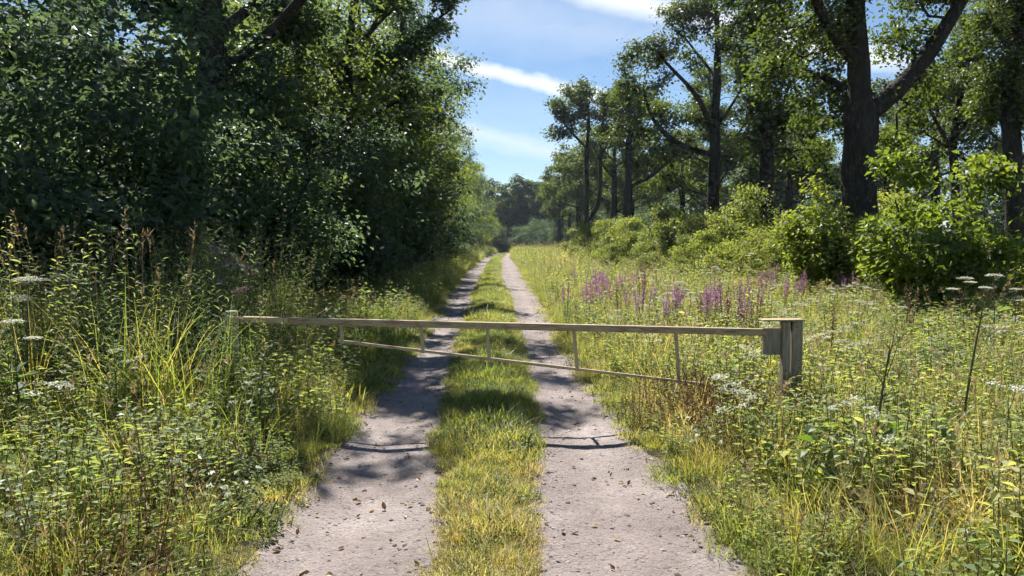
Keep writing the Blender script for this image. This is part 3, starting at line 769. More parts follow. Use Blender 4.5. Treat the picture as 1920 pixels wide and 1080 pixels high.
for px in (640, 790, 914, 1076, 1267):
    bm = bmesh.new(); bmesh.ops.create_cone(bm, cap_ends=True, segments=8, radius1=.011, radius2=.008, depth=.014)
    ob = bm_obj('bolt', bm, M['rusty'], gate); p = gp(px, top_y(px)) - gate_o; ob.location = (p[0], -.038, p[2]); ob.rotation_euler = (math.pi / 2, 0, 0)
# broad end board
beam('end_board', gp(1430, 640, -.0), gp(1463, 640, -.0), .235, .045, M['weathered'], gate, gate_o, .006)
beam('strap_hinge', gp(440, top_y(440), -.04), gp(540, top_y(520), -.04), .045, .008, M['rusty'], gate, gate_o, .002)

post = empty('catch_post', (gp(1484, 700)[0], GD, gz(2.45, GD)))
po = np.array(post.location)
tag(post, 'weathered double timber post with slot catching the barrier gate end', 'post')
def upright_post(name, px0, px1, ytop, dd, depth, parent, o, mat, bev=.008, ybot=830):
    a, b = gp(px0, ytop, dd), gp(px1, ytop, dd)
    zb = -.25
    bm = bmesh.new()
    bevel_box(bm, (b[0] - a[0], depth, a[2] - zb), bev=bev)
    ob = bm_obj(name, bm, mat, parent)
    ob.location = ((a[0] + b[0]) / 2 - o[0], dd, (a[2] + zb) / 2 - o[2])
    return ob
upright_post('front_timber', 1466, 1479, 603, -.02, .10, post, po, M['weathered'])
upright_post('rear_timber', 1481, 1501, 600, .01, .13, post, po, M['weathered'])
beam('top_strap', gp(1426, 600, -.02), gp(1504, 599, -.02), .014, .14, M['weathered_rail'], post, po, .004)
for (px, py) in ((1483, 606), (1483, 616)):
    bm = bmesh.new(); bmesh.ops.create_cone(bm, cap_ends=True, segments=8, radius1=.012, radius2=.009, depth=.02)
    ob = bm_obj('bolt', bm, M['rusty'], post); p = gp(px + 5, py); ob.location = (p[0] - po[0], -.058, p[2] - po[2]); ob.rotation_euler = (math.pi / 2, 0, 0)
hp = empty('hinge_post', (gp(433, 600)[0], GD + .02, gz(-2.5, GD))); ho = np.array(hp.location)
tag(hp, 'grey weathered hinge post half hidden in tall herbs', 'post')
mb = MB()
zt = gp(433, 583)[2] - ho[2]
tube(mb, [(0, 0, -.3), (.01, 0, .2), (-.005, 0, .6), (.0, .0, zt - .01), (0, 0, zt)], [.062, .06, .058, .055, .045], 12, wob=.03)
link('timber', mb.mesh('hinge_timber', M['weathered']), hp)
beam('hinge_pin', gp(430, top_y(440), -.06), gp(448, top_y(440), -.06), .05, .014, M['rusty'], hp, ho, .003)

# ------------------------------------------------------------------ herbs and grass (scattered stuff)
def scatter(name, label, cat, variants, pts, rz, tilt, scl, idx, tint):
    """one object: points carrying their own turn, size and tint; each point grows one clump"""
    src = bpy.data.collections.new(name + '_kinds')
    for j, me in enumerate(variants):
        link('%s_kind_%02d' % (name, j), me, col=src)
    n = len(pts)
    me = bpy.data.meshes.new(name)
    me.vertices.add(n); me.vertices.foreach_set('co', np.asarray(pts, np.float32).ravel())
    rot = np.stack([tilt[:, 0], tilt[:, 1], rz], 1).astype(np.float32)
    a = me.attributes.new('turn', 'FLOAT_VECTOR', 'POINT'); a.data.foreach_set('vector', rot.ravel())
    a = me.attributes.new('size', 'FLOAT', 'POINT'); a.data.foreach_set('value', np.asarray(scl, np.float32))
    a = me.attributes.new('tint', 'FLOAT', 'POINT'); a.data.foreach_set('value', np.asarray(tint, np.float32))
    a = me.attributes.new('kind_index', 'INT', 'POINT'); a.data.foreach_set('value', np.asarray(idx, np.int32))
    o = link(name, me)
    ng = bpy.data.node_groups.new(name, 'GeometryNodeTree')
    ng.interface.new_socket('Geometry', in_out='INPUT', socket_type='NodeSocketGeometry')
    ng.interface.new_socket('Geometry', in_out='OUTPUT', socket_type='NodeSocketGeometry')
    gi, go = ng.nodes.new('NodeGroupInput'), ng.nodes.new('NodeGroupOutput')
    ci = ng.nodes.new('GeometryNodeCollectionInfo'); ci.inputs['Collection'].default_value = src
    ci.inputs['Separate Children'].default_value = True; ci.inputs['Reset Children'].default_value = True
    ip = ng.nodes.new('GeometryNodeInstanceOnPoints'); ip.inputs['Pick Instance'].default_value = True
    def na(nm, ty):
        q = ng.nodes.new('GeometryNodeInputNamedAttribute'); q.data_type = ty; q.inputs['Name'].default_value = nm
        return q.outputs['Attribute']
    ng.links.new(gi.outputs[0], ip.inputs['Points'])
    ng.links.new(ci.outputs[0], ip.inputs['Instance'])
    ng.links.new(na('kind_index', 'INT'), ip.inputs['Instance Index'])
    e2r = ng.nodes.new('FunctionNodeEulerToRotation')
    ng.links.new(na('turn', 'FLOAT_VECTOR'), e2r.inputs[0]); ng.links.new(e2r.outputs[0], ip.inputs['Rotation'])
    ng.links.new(na('size', 'FLOAT'), ip.inputs['Scale'])
    ng.links.new(ip.outputs[0], go.inputs[0])
    md = o.modifiers.new('grow', 'NODES'); md.node_group = ng
    tag(o, label, cat, kind='stuff')
    return o

def disc(n, r):
    a = rng.random(n) * 2 * math.pi; q = r * np.sqrt(rng.random(n))
    return np.stack([np.cos(a) * q, np.sin(a) * q, np.zeros(n)], 1)
def grass_clump(n, r, h, w, lean=.25, curl=.35, tone=.4, ts=.18, heads=0):
    mb = MB()
    P = disc(n, r); az = np.arctan2(P[:, 1], P[:, 0]) + rng.normal(0, 1.1, n)
    H = h * rng.uniform(.45, 1.1, n)
    blades(mb, P, az, H, np.abs(rng.normal(lean * .6, lean * .5, n)), np.abs(rng.normal(curl, curl * .6, n)), w * rng.uniform(.6, 1.2, n), np.clip(rng.normal(tone, ts, n), 0, 1), 0)
    for i in range(heads):
        p = disc(1, r)[0]; a = rng.random() * 6.28; hh = h * rng.uniform(1.05, 1.45); ln = rng.uniform(.1, .35)
        top = p + [math.cos(a) * ln * hh, math.sin(a) * ln * hh, hh]
        mid = p * .4 + top * .6 + [0, 0, hh * .06]
        tube(mb, [p, mid, top], [.0022, .0018, .001], 3, .8, 1, False)
        k = 14; t = rng.random(k) * .28
        q = top - (top - mid) * t[:, None]
        U = unit(top - mid) + rng.normal(0, .55, (k, 3)); leaves(mb, q, U, rng.normal(size=(k, 3)), rng.uniform(.02, .05, k) * (1.2 if h > .4 else .7), .006, rng.uniform(.4, .9, k), 1, .1)
    return mb.mesh('grass_clump', [M['grass'], M['straw']])
def herb_clump(ns, r, h, leafL, leafW, nl, tone=.45, ts=.15, mats=None, slant=.25, pair=False, up=(-.15, .5)):
    mb = MB()
    for s in range(ns):
        p = disc(1, r)[0]; a = rng.random() * 6.28; hh = h * rng.uniform(.55, 1.1); ln = rng.uniform(.05, slant) * hh
        top = p + [math.cos(a) * ln, math.sin(a) * ln, hh]; mid = (p + top) / 2 + [0, 0, .04 * hh]
        tube(mb, [p, mid, top], [.0035, .003, .0015], 3, .4, 1, False)
        t = np.linspace(.18, 1, nl); q = np.where(t[:, None] < .5, p + (mid - p) * (t * 2)[:, None], mid + (top - mid) * (t * 2 - 1)[:, None])
        phi = np.arange(nl) * (2.4 if not pair else 1.57) + rng.random() * 6.28
        for sgn in ((0, math.pi) if pair else (0,)):
            U = np.stack([np.cos(phi + sgn), np.sin(phi + sgn), rng.uniform(*up, nl)], 1)
            nr = np.stack([-U[:, 0] * .3, -U[:, 1] * .3, np.ones(nl)], 1) + rng.normal(0, .3, (nl, 3))
            sz = (1.1 - .55 * t) * rng.uniform(.75, 1.2, nl)
            leaves(mb, q, U, nr, leafL * sz, leafW * sz, np.clip(rng.normal(tone, ts, nl), 0, 1), 0, .15, .22, fine=leafL > .09)
    return mb.mesh('herb_clump', mats or [M['herb'], M['stem']])

def field(xr, yr, dens, reject=None, scale_fn=None):
    n = int((xr[1] - xr[0]) * (yr[1] - yr[0]) * dens)
    x = rng.uniform(*xr, n); y = rng.uniform(*yr, n)
    # keep what lies in front of the lens with a margin for a step to the side
    k = np.abs(x) < y * .78 + 2.2
    if reject is not None: k &= ~reject(x, y)
    return x[k], y[k]
def on_ruts(x, y, m=0.0):
    e = [edge(k, y) for k in range(4)]
    return (x > e[0] - m) & (x < e[3] + m)
def patch(x, y, s, seed): return .5 + .5 * wob(x + seed * 3.1, y - seed * 1.7, s)

def emit(name, label, cat, variants, x, y, smin, smax, tint, grow=None, tiltamt=.12, dz=0.0, pick=None):
    n = len(x)
    z = ground_z(x, y) + dz
    s = rng.uniform(smin, smax, n)
    if grow is not None: s = s * grow
    idx = rng.integers(0, len(variants), n) if pick is None else pick
    return scatter(name, label, cat, variants, np.stack([x, y, z], 1), rng.random(n) * 6.28, rng.normal(0, tiltamt, (n, 2)), s, idx, np.clip(tint, 0, 1))

short = [grass_clump(110, .19, .085, .0045, .45, .5, .42, .2) for _ in range(4)] + [grass_clump(80, .17, .15, .0048, .4, .5, .38, .2, 0) for _ in range(2)]
clover = [herb_clump(26, .16, .07, .028, .022, 4, .4, .2, slant=.8) for _ in range(3)]
mat_ = short + clover
tall = [grass_clump(120, .25, .42, .005, .3, .65, .36, .14, 1) for _ in range(4)] + [grass_clump(95, .23, .50, .005, .28, .6, .42, .16, 2) for _ in range(3)]
mid_h = [herb_clump(9, .24, .42, .085, .045, 9) for _ in range(3)] + [herb_clump(8, .22, .55, .10, .032, 11, .5) for _ in range(2)] + [herb_clump(7, .22, .36, .07, .055, 8, .42, pair=True) for _ in range(2)]

# centre strip
n = 5200
y = np.concatenate([rng.uniform(1.2, 14, 2300), 14 * (110 / 14) ** rng.random(2400)])
u = rng.random(len(y)) * 1.12 - .06
x = edge(1, y) * (1 - u) + edge(2, y) * u
edgeness = np.clip(np.abs(u - .5) * 2, 0, 1.2)
tint = .06 + .36 * patch(x, y, 1.6, 1) + .12 * edgeness + .34 * np.clip((6.4 - y) / 2.2, 0, 1) + rng.normal(0, .1, len(y))
grow = (1.1 - .6 * edgeness ** 2) * np.where(y < 5.5, .75, 1.0) * (.35 + 1.1 * patch(x, y, 2.2, 5)) * np.where(y > 20, 1.3, 1)
emit('centre_grass', 'ragged strip of short grass between the two wheel tracks', 'grass', mat_, x, y, .6, 1.25, tint, grow)

# fringe of short grass hanging over the outer edges of the wheel tracks
y = np.concatenate([rng.uniform(1.5, 14, 900), 14 * (90 / 14) ** rng.random(800)]); sd_ = rng.random(len(y)) < .5
off = np.maximum(rng.normal(.08, .13, len(y)), np.where(y < 8, -.04, -.12))
x = np.where(sd_, edge(0, y) - off, edge(3, y) + off)
emit('track_fringe', 'low grass fringing the outer edges of the gravel wheel tracks', 'grass', mat_, x, y, .5, 1.3, .2 + .5 * patch(x, y, 2.5, 9), (.4 + .9 * patch(x, y, 3.0, 3)) * (.75 + .6 * np.clip(off * 4, 0, 1)))
# right meadow
def rej_r(x, y): return x < edge(3, y) + .04
xs, ys, gw = [], [], []
for (xr, yr, dens, g_) in (((.6, 9), (2.2, 8), 26, 1.0), ((.4, 16), (8, 18), 17, 1.12), ((-.5, 30), (18, 40), 7, 1.45), ((-2, 34), (40, 150), 1.8, 2.2)):
    a, b = field(xr, yr, dens, rej_r); xs.append(a); ys.append(b); gw.append(np.full(len(a), g_))
x, y, gw = np.concatenate(xs), np.concatenate(ys), np.concatenate(gw)
dv = x - edge(3, y)
gw = gw * np.clip(.35 + dv * 1.1, .35, 1.0)
kind = rng.random(len(x)); bw = patch(x, y, .8, 2)
isg = kind < .36 + .25 * bw
tg = .24 + .46 * patch(x, y, .7, 3) + rng.normal(0, .08, len(x))
brown = np.exp(-(((x - 1.55) / .5) ** 2 + ((y - 6.2) / .8) ** 2)) + .8 * np.exp(-(((x - 2.6) / .5) ** 2 + ((y - 3.7) / .6) ** 2))
emit('meadow_grass', 'long green and straw coloured grass of the sunny meadow', 'grass', tall, x[isg], y[isg], .65, 1.2, (tg + .5 * brown)[isg], gw[isg])
h = ~isg
emit('meadow_herbs', 'low leafy herbs and brambles of the sunny meadow', 'herbs', mid_h, x[h], y[h], .7, 1.25, (.3 + .5 * patch(x, y, 1.0, 4) + rng.normal(0, .1, len(x)))[h], gw[h])
rusty = [herb_clump(9, .22, .5, .05, .018, 10, .5, .2, [M['rust_herb'], M['rust_herb']], .45) for _ in range(3)]
bx, by = rng.normal(1.6, .45, 38), rng.normal(6.1, .55, 38)
k = ~rej_r(bx, by); bx, by = bx[k], by[k]
ax, ay = field((1.0, 16), (3, 26), .3, rej_r); lx, ly = rng.normal(-2.0, .45, 18), rng.normal(4.0, .45, 18)
k = lx < edge(0, ly) - .25; lx, ly = lx[k], ly[k]
bx, by = np.concatenate([bx, ax, lx]), np.concatenate([by, ay, ly])
emit('dry_bramble', 'dry brown stems and dead herbs among the meadow grass', 'herbs', rusty, bx, by, .6, 1.1, rng.random(len(bx)) * .5)
pale = [herb_clump(8, .2, .45, .07, .04, 8, .5, .25, [M['pale_glint_leaf'], M['stem']]) for _ in range(3)]
ax, ay = field((1.2, 18), (3, 30), 1.8, rej_r)
bx, by = field((-8, -1.4), (3, 12), .8, lambda x, y: x > edge(0, y) - .3)
ax, ay = np.concatenate([ax, bx]), np.concatenate([ay, by])
emit('glint_herbs', 'herbs with glints painted as pale leaves, dotted through the verges', 'herbs', pale, ax, ay, .6, 1.15, rng.random(len(ax)) * .6)  # leaf glints of the verges, painted as pale foliage

def yarrow():
    mb = MB()
    for i in range(3):
        b = disc(1, .09)[0]; t = b + [rng.normal(0, .05), rng.normal(0, .05), rng.uniform(.42, .62)]
        tube(mb, [b, (b + t) / 2 + [0, 0, .01], t], [.002, .0018, .0014], 3, .5, 1, False)
        k = 34; q = t + rng.normal(0, 1, (k, 3)) * [.026, .026, .006]
        leaves(mb, q, rng.normal(size=(k, 3)), rng.normal(0, .35, (k, 3)) + [0, 0, 1], .015, .013, rng.random(k), 0)
    return mb.mesh('yarrow', [M['white_petal'], M['stem']])
yar = [yarrow() for _ in range(4)]
ax, ay = field((1.3, 14), (3, 18), 3.4, lambda x, y: rej_r(x - .3, y) | (patch(x, y, 1.1, 11) < .48))
bx, by = field((-7, -1.5), (3, 9), 1.3, lambda x, y: (x > edge(0, y) - .4) | (patch(x, y, 1.1, 12) < .5))
ax, ay = np.concatenate([ax, bx]), np.concatenate([ay, by])
emit('white_flowers', 'small white flower heads sprinkled through the grass', 'flowers', yar, ax, ay, .75, 1.2, rng.random(len(ax)) * .4)
# left verge
def rej_l(x, y): return x > edge(0, y) - .04
xs, ys, gw = [], [], []
for (xr, yr, dens, g_) in (((-8, -.9), (2.2, 8), 26, 1.0), ((-9, -1.2), (8, 18), 16, 1.1), ((-9, -1.5), (18, 40), 7, 1.4), ((-9, -2), (40, 150), 2.4, 2.0)):
    a, b = field(xr, yr, dens, rej_l); xs.append(a); ys.append(b); gw.append(np.full(len(a), g_))
x, y, gw = np.concatenate(xs), np.concatenate(ys), np.concatenate(gw)
dv = edge(0, y) - x
gw = gw * np.clip(.35 + dv * 1.2, .35, 1.05) * np.where(y < 5.2, .82, 1)
isg = rng.random(len(x)) < .22 + .3 * patch(x, y, .9, 8)
tl = .24 + .42 * patch(x, y, .8, 6) + .12 * np.clip((5.2 - y) / 2, 0, 1) - .12 * np.clip((y - 8) / 6, 0, 1) + rng.normal(0, .07, len(x))
emit('verge_grass', 'long grass on the verge along the shaded wood', 'grass', tall, x[isg], y[isg], .65, 1.15, tl[isg], gw[isg])
h = ~isg
emit('verge_herbs', 'leafy herbs on the verge along the shaded wood', 'herbs', mid_h, x[h], y[h], .7, 1.3, (tl + .02)[h], gw[h])
# tall willowherb stand on the left
tallh = [herb_clump(8, .28, 1.15, .10, .016, 40, .4, .18, slant=.22, up=(.2, 1.3)) for _ in range(3)] + [herb_clump(6, .28, 1.3, .10, .024, 30, .5, .18, slant=.25, up=(-.2, .9)) for _ in range(2)] + [grass_clump(60, .25, 1.05, .007, .18, .4, .45, .2, 2) for _ in range(2)]
ax, ay = field((-8, -2.2), (5.6, 10.5), 9, lambda x, y: (x > -2.4 - .1 * (y - 5.6) + .25 * wob(x, y, 2)) | (y + .55 * x < 3.2 - .6))
emit('tall_herbs', 'tall grey-green willowherb stand beside the hinge post', 'herbs', tallh, np.concatenate([ax, [-2.42, -2.25, -2.5, -2.05, -2.62, -2.35, -2.2]]), np.concatenate([ay, [6.15, 5.9, 6.35, 6.25, 5.8, 6.4, 6.42]]), .88, 1.25, .1 + .55 * rng.random(len(ax) + 7), np.concatenate([np.ones(len(ax)), [.72, .7, .9, .6, .9, .82, .8]]), tiltamt=.07)
# ivy and low bramble in the shade at the foot of the wood
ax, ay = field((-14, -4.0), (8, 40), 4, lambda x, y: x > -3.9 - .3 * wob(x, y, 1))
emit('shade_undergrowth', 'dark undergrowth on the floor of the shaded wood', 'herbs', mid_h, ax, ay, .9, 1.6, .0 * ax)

# loose stones on the tracks
def pebble():
    bm = bmesh.new(); bmesh.ops.create_icosphere(bm, subdivisions=1, radius=1)
    for v in bm.verts: v.co = Vector((v.co.x * random.uniform(.8, 1.3), v.co.y * random.uniform(.7, 1.1), v.co.z * random.uniform(.5, .75)))
    me = bpy.data.meshes.new('pebble'); bm.to_mesh(me); bm.free()
    a = me.attributes.new('tone', 'FLOAT', 'POINT'); a.data.foreach_set('value', np.full(len(me.vertices), .3, np.float32))
    me.materials.append(M['stone']); return me
peb = [pebble() for _ in range(5)]
n = 15000
y = 2 + 24 * rng.random(n) ** 1.6
u = rng.random(n); side = rng.random(n) < .5
u = np.where(rng.random(n) < .45, np.where(rng.random(n) < .5, u * .25, 1 - u * .25), u)
x = np.where(side, edge(0, y) * (1 - u) + edge(1, y) * u, edge(2, y) * (1 - u) + edge(3, y) * u)
emit('loose_stones', 'small loose stones strewn over the gravel wheel tracks', 'stones', peb, x, y, 1, 1, rng.random(n) ** .8, .0025 + .016 * rng.random(n) ** 5 + .003 * rng.random(n), .3, .001)

mb = MB(); leaves(mb, np.zeros((1, 3)), np.array([[1.0, 0, .1]]), np.array([[0, 0, 1.0]]), .05, .028, .4, 0, .3, -.2, True)
fl1 = mb.mesh('fallen_leaf', M['rust_herb'])
mb = MB(); leaves(mb, np.zeros((1, 3)), np.array([[1.0, 0, .25]]), np.array([[0, .3, 1.0]]), .04, .03, .8, 0, .2, .3, True)
fl2 = mb.mesh('fallen_leaf', M['straw'])
n = 420; y = 2.5 + 16 * rng.random(n) ** 1.4; u = rng.random(n) ** 1.5; s_ = rng.random(n) < .62
x = np.where(s_, edge(0, y) * (1 - u) + edge(1, y) * u, edge(3, y) * (1 - u) + edge(2, y) * u)
emit('fallen_leaves', 'dry fallen leaves scattered on the gravel wheel tracks', 'leaves', [fl1, fl2], x, y, .5, 1.1, rng.random(n) * .5, tiltamt=.35, dz=.008)

# ------------------------------------------------------------------ single plants
def plant(name, label, cat, group, parts, loc, rz=0, s=1.0):
    o = empty(name, loc, rz, s)
    for pn, me in parts: link(pn, me, o)
    return tag(o, label, cat, group)

def loosestrife_parts(ns, h):
    out_ = []; ml = MB()
    for i in range(ns):
        ms, mf = MB(), MB()
        a = i * 2.4; b = disc(1, .07)[0]; hh = h * rng.uniform(.8, 1.1); sl = rng.uniform(.05, .22)
        top = b + [math.cos(a) * sl, math.sin(a) * sl, hh]
        tube(ms, [b, (b + top) / 2 + [0, 0, .02], top], [.004, .003, .0015], 4, .5, 0, False)
        k = 90; t = rng.random(k) ** .8 * .38; q = top - (top - b) * t[:, None] + rng.normal(0, .006, (k, 3))
        U = np.stack([np.cos(np.arange(k) * 2.4), np.sin(np.arange(k) * 2.4), rng.uniform(-.1, .6, k)], 1)
        leaves(mf, q, U, rng.normal(size=(k, 3)) + [0, 0, 1], rng.uniform(.016, .03, k), .016, rng.random(k), 0)
        k = 26; t = .4 + rng.random(k) * .5; q = top - (top - b) * t[:, None]
        U = np.stack([np.cos(np.arange(k) * 1.57), np.sin(np.arange(k) * 1.57), rng.uniform(.1, .6, k)], 1)
        leaves(ml, q, U, rng.normal(0, .3, (k, 3)) + [0, 0, 1], rng.uniform(.05, .09, k), .016, rng.random(k) * .6, 0)
        out_ += [('stem', ms.mesh('loosestrife_stem', M['stem'])), ('flower_spike', mf.mesh('loosestrife_flower', M['purple']))]
    return out_ + [('foliage', ml.mesh('loosestrife_leaf', M['herb']))]
lp = [loosestrife_parts(5, 1.0), loosestrife_parts(4, .92), loosestrife_parts(6, 1.06)]
L_lo = 'purple loosestrife with magenta flower spikes in the sunny meadow'
spots = [(px, d) for px, d in zip(rng.normal(1145, 40, 28), rng.uniform(13, 21, 28))] + [(px, d) for px, d in zip(rng.normal(1340, 80, 26), rng.uniform(10.5, 16, 26))] + \
        [(1432, 17), (1440, 16.5), (1450, 17), (1445, 18), (1497, 17), (1507, 16.6), (1590, 16), (1600, 15.5), (1582, 16.4), (1262, 12), (1275, 12.4), (1030, 30), (1050, 27), (1070, 24)]
for j, (px, d) in enumerate(spots):
    x = (px - 960) / FPX * d
    plant('purple_loosestrife', L_lo, 'flower', 'purple loosestrife in the meadow', lp[j % 3], (x, d, gz(x, d)), j * 1.3, rng.uniform(.62, .95))

def umbel_parts(h, nheads, rad, dead=False):
    ms, heads = MB(), []
    mainTop = np.array([.03, .02, h])
    tube(ms, [(0, 0, 0), (.01, 0, h * .5), mainTop], [.009, .007, .004], 6, .5, 0, False)
    for i in range(nheads):
        if i == 0: c = mainTop; base = mainTop - [0, 0, .05]
        else:
            a = i * 2.3; t = .55 + .1 * i
            base = np.array([.01, 0, h * min(t, .85)]); c = base + [math.cos(a) * .16, math.sin(a) * .16, h * .2]
            tube(ms, [base, (base + c) / 2 + [0, 0, -.01], c], [.005, .004, .003], 4, .5, 0, False)
        nr = 16; mf = MB(); heads.append(mf)
        for k in range(nr):
            a = k * 2.39996; q = rad * math.sqrt((k + .5) / nr) * (1 if i == 0 else .7)
            e = c + [math.cos(a) * q, math.sin(a) * q, .055 - .25 * q * q / rad]
            tube(ms, [c, (c + e) / 2 + [0, 0, -.004], e], [.0018, .0014, .001], 3, .5, 0, False)
            m = 12 if not dead else 5
            P = e + rng.normal(0, .011, (m, 3)) * [1, 1, .3]
            U = rng.normal(size=(m, 3)); U[:, 2] *= .25
            leaves(mf, P, U, rng.normal(0, .3, (m, 3)) + [0, 0, 1], .016 if not dead else .008, .013 if not dead else .004, rng.random(m), 0)
    return ms, heads
def hogweed(h, n, rad):
    ms, heads = umbel_parts(h, n, rad); ml = MB()
    k = 9; a = np.arange(k) * 2.1
    leaves(ml, np.stack([0 * a, 0 * a, np.linspace(.12, h * .6, k)], 1), np.stack([np.cos(a), np.sin(a), .5 + 0 * a], 1), np.tile([0, 0, 1.0], (k, 1)) + rng.normal(0, .2, (k, 3)), .24, .12, .45, 0, .12, .25, True)
    return [('stem', ms.mesh('umbel_stem', M['stem']))] + [('flower_head', mf.mesh('umbel_flower', M['white_petal'])) for mf in heads] + [('foliage', ml.mesh('umbel_leaf', M['herb']))]
hw = [hogweed(1.15, 3, .11), hogweed(1.0, 2, .09), hogweed(1.3, 2, .10)]
L_hw = 'white flat-topped hogweed flower standing above the meadow grass'
for j, (px, py, d) in enumerate([(1808, 520, 9.6), (1868, 515, 9.3), (1908, 541, 9.0), (1275, 528, 12.5), (1252, 549, 12.0), (1293, 548, 11.5), (1340, 500, 17), (1232, 505, 18), (1205, 512, 16), (1410, 475, 21), (1555, 540, 12), (1690, 575, 9), (1520, 560, 11), (1745, 600, 8.2), (1610, 585, 9)]):
    p = at(px, py, d); g0 = gz(p[0], d); k = j % 3
    plant('hogweed', L_hw, 'flower', 'white hogweed in the meadow', hw[k], (p[0], d, g0), j * 1.1, (p[2] - g0) / (1.2, 1.05, 1.35)[k])
L_hl = 'white hogweed flower in the tall herbs by the shaded wood'
for j, (px, py, d) in enumerate([(42, 521, 6.3), (76, 523, 6.5), (125, 515, 7.2), (215, 655, 5.6), (262, 668, 5.7), (480, 700, 6.0), (30, 600, 5.6)]):
    p = at(px, py, d); g0 = gz(p[0], d); k = (j + 1) % 3
    plant('hogweed', L_hl, 'flower', 'white hogweed by the wood', hw[k], (p[0], d, g0), j * 1.7, (p[2] - g0) / (1.2, 1.05, 1.35)[k])

# dead umbel stalks in the near meadow
def dead_stalk(base, top, label, br):
    b = np.array(base); ms = MB(); t = np.array(top) - b
    bend = np.cross(unit(t), [0, 1, 0]) * .03
    tube(ms, [(0, 0, -.05), t * .35 + bend, t * .7 + bend * .6, t], [.011, .009, .007, .0045], 7, .25, 0, False)
    mh = MB()
    for i in range(br):
        a = i * 2.2 + .4; f = .62 + .36 * i / br; s0 = t * f
        e = s0 + [math.cos(a) * .12, math.sin(a) * .12, .15 + .05 * i]
        tube(ms, [s0, (s0 + e) / 2 + [0, 0, -.01], e], [.004, .003, .002], 4, .25, 0, False)
        for k in range(9):
            q = e + [math.cos(k * .7) * .045, math.sin(k * .7) * .045, .05]
            tube(mh, [e, q], [.0014, .0008], 3, .3, 0, False)
    for k in range(12):
        q = t + [math.cos(k * .52) * .06, math.sin(k * .52) * .06, .07]
        tube(mh, [t, q], [.0016, .0008], 3, .3, 0, False)
    plant('dead_hogweed', label, 'stalk', None, [('stem', ms.mesh('dead_stem', M['stem'])), ('seed_head', mh.mesh('dead_head', M['rust_herb']))], tuple(b))
for (pb, pt, d, lab, br) in (((1643, 895), (1668, 655), 4.7, 'dead dark hogweed stalk with bare branched head, the shorter one', 4), ((1805, 835), (1846, 560), 5.2, 'tall bare dark hogweed stalk leaning, the taller one', 2)):
    b = at(*pb, d); b[2] = gz(b[0], d); t = at(*pt, d)
    dead_stalk(b, t, lab, br)

# docks
def dock_parts():
    ms, out_ = MB(), []
    for i in range(3):
        mf = MB(); a = i * 2.1; t = np.array([math.cos(a) * .08, math.sin(a) * .08, rng.uniform(.75, .95)])
        tube(ms, [(0, 0, 0), t * .5 + [0, 0, .01], t], [.006, .005, .002], 5, .3, 0, False)
        k = 90; f = .45 + .55 * rng.random(k); q = t * f[:, None] + rng.normal(0, .018, (k, 3))
        leaves(mf, q, rng.normal(size=(k, 3)), rng.normal(size=(k, 3)), .022, .016, rng.random(k) * .5, 0); out_.append(('seed_spike', mf.mesh('dock_seed', M['rust_herb'])))
    return [('stem', ms.mesh('dock_stem', M['rust_herb']))] + out_
dk = [dock_parts(), dock_parts()]
for j, (px, d) in enumerate([(1318, 9.6), (1420, 9.8), (1395, 10.2), (1362, 9.9), (1710, 10), (1205, 14), (1160, 13), (1560, 8.6)]):
    x = (px - 960) / FPX * d
    plant('dock', 'dark brown seeding dock spikes among the meadow flowers', 'plant', 'seeding docks in the meadow', dk[j % 2], (x, d, gz(x, d)), j, rng.uniform(.9, 1.15))

# hemp agrimony with dusty pink heads
def agrimony_parts(h, ns):
    ms, ml, out_ = MB(), MB(), []
    for i in range(ns):
        mf = MB(); a = i * 2.4; b = disc(1, .12)[0]; hh = h * rng.uniform(.8, 1.05); t = b + [math.cos(a) * .14, math.sin(a) * .14, hh]
        tube(ms, [b, (b + t) / 2 + [0, 0, .03], t], [.006, .005, .003], 5, .6, 0, False)
        k = 120; q = t + rng.normal(0, 1, (k, 3)) * [.055, .055, .018]
        leaves(mf, q, rng.normal(size=(k, 3)), rng.normal(0, .5, (k, 3)) + [0, 0, 1], .018, .012, rng.random(k), 0); out_.append(('flower_head', mf.mesh('agrimony_flower', M['pink'])))
        k = 40; f = .15 + .8 * rng.random(k); q = b + (t - b) * f[:, None]; ph = rng.random(k) * 6.28
        leaves(ml, q, np.stack([np.cos(ph), np.sin(ph), .15 + 0 * ph], 1), rng.normal(0, .3, (k, 3)) + [0, 0, 1], rng.uniform(.07, .12, k), .03, rng.random(k) * .8, 0, .15, .25, True)
    return [('stem', ms.mesh('agrimony_stem', M['stem'])), ('foliage', ml.mesh('agrimony_leaf', M['herb']))] + out_
ag = [agrimony_parts(1.5, 4), agrimony_parts(1.35, 3)]
for j, (px, py, d) in enumerate([(400, 475, 7.6), (465, 490, 7.9), (462, 548, 7.2), (330, 600, 7.0)]):
    p = at(px, py, d); g0 = gz(p[0], d)
    plant('hemp_agrimony', 'hemp agrimony with dusty pink flower heads beside the hinge post', 'flower', 'hemp agrimony by the hinge post', ag[j % 2], (p[0], d, g0), j * 1.2, (p[2] - g0) / (1.5, 1.35)[j % 2])

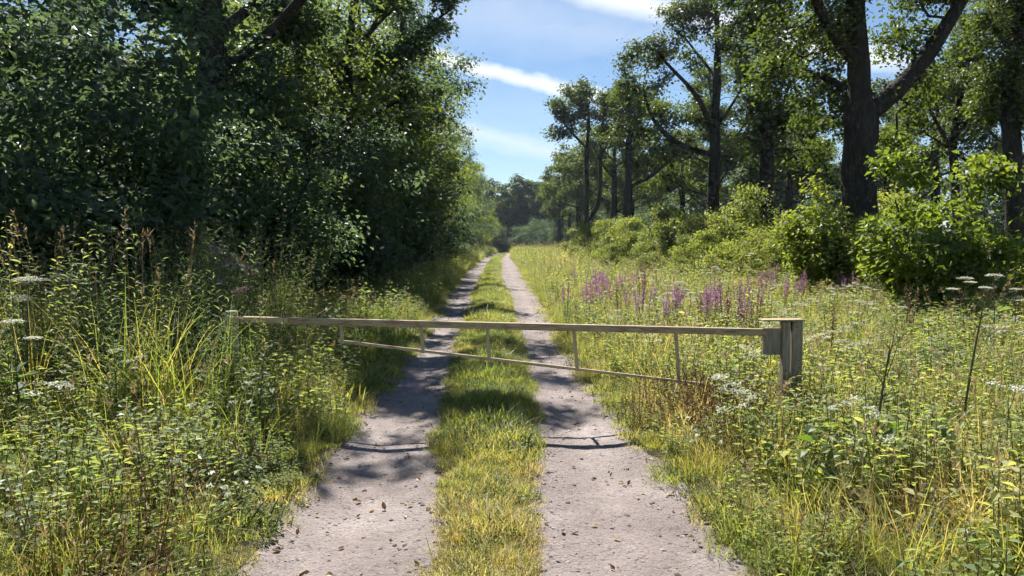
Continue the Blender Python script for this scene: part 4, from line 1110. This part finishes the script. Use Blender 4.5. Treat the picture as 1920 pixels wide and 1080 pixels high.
# broad-leaved rosettes
def rosette(n, L, mat, up=.9):
    ms, out_ = MB(), []
    for i in range(n):
        ml = MB(); a = i * 2.4 + rng.normal(0, .3); q = rng.uniform(.08, .2); z = rng.uniform(.15, .42)
        e = np.array([math.cos(a) * q, math.sin(a) * q, z])
        tube(ms, [(0, 0, 0), e * .6 + [0, 0, .04], e], [.004, .003, .002], 4, .5, 0, False)
        U = np.array([[math.cos(a), math.sin(a), up * rng.uniform(-.6, .6)]])
        l = L * rng.uniform(.7, 1.15)
        leaves(ml, e[None], U, np.array([[rng.normal(0, .3), rng.normal(0, .3) - .25, 1.0]]), l, l * .85, rng.random(), 0, .10, .2, True); out_.append(('leaf', ml.mesh('rosette_leaf', M[mat])))
    return [('stalk', ms.mesh('rosette_stalk', M['stem']))] + out_
rs = [rosette(16, .10, 'bush_leaf'), rosette(15, .085, 'pale_glint_leaf'), rosette(7, .10, 'yellow_leaf')]  # on the wood verge the pale rosette carries a painted sun glint
for j, (px, d, k, lab) in enumerate([(1515, 4.4, 0, None), (1590, 4.3, 0, None), (1640, 4.6, 0, None), (1740, 4.3, 0, None), (1330, 5.4, 1, 'w'), (1390, 5.2, 1, 'w'), (305, 5.0, 1, 'v'), (330, 4.8, 1, 'v'), (270, 5.2, 1, 'v'), (1488, 4.5, 2, 'y'), (1830, 5.0, 2, 'z'), (440, 4.2, 1, 'v'), (1590, 8.2, 1, 'm'), (1605, 8.0, 1, 'm')]):
    x = (px - 960) / FPX * d
    labs = {None: ('broad green leaves of a coltsfoot-like plant in the near grass', 'green broad-leaved plants'), 'w': ('pale broad-leaved plant beside the sunlit wheel track', 'pale plants by the track'),
            'v': ('broad-leaved plant with sun glint painted pale on the verge of the wood', 'pale plants on the wood verge'), 'y': ('single bright yellow leafy plant in the near grass', None), 'z': ('yellow leafy plant beside the taller dead stalk', None), 'm': ('pale bushy plant behind the catch post', 'pale plants behind the post')}
    plant('broad_leaf_plant', labs[lab][0], 'plant', labs[lab][1], rs[k], (x, d, gz(x, d)), j * 1.9, rng.uniform(.9, 1.2) * (.8 if k == 2 else (.72 if k == 1 else 1)))

# ------------------------------------------------------------------ haze: thin summer air round the whole scene
bm = bmesh.new(); bmesh.ops.create_cube(bm, size=1.0)
for v in bm.verts: v.co = Vector((v.co.x * 1900, v.co.y * 1900 + 400, -2.0 if v.co.z < 0 else 32.0))
hm, ht, ho_ = new_mat('haze')
pv = N(ht, 'ShaderNodeVolumePrincipled'); pv.inputs['Color'].default_value = (.70, .84, 1.0, 1); pv.inputs['Density'].default_value = HAZE
pv.inputs['Anisotropy'].default_value = .35
ht.links.new(pv.outputs[0], ho_.inputs['Volume'])
hz = bm_obj('haze', bm, hm); tag(hz, 'thin pale summer haze in the air of the ride', 'haze', kind='stuff')
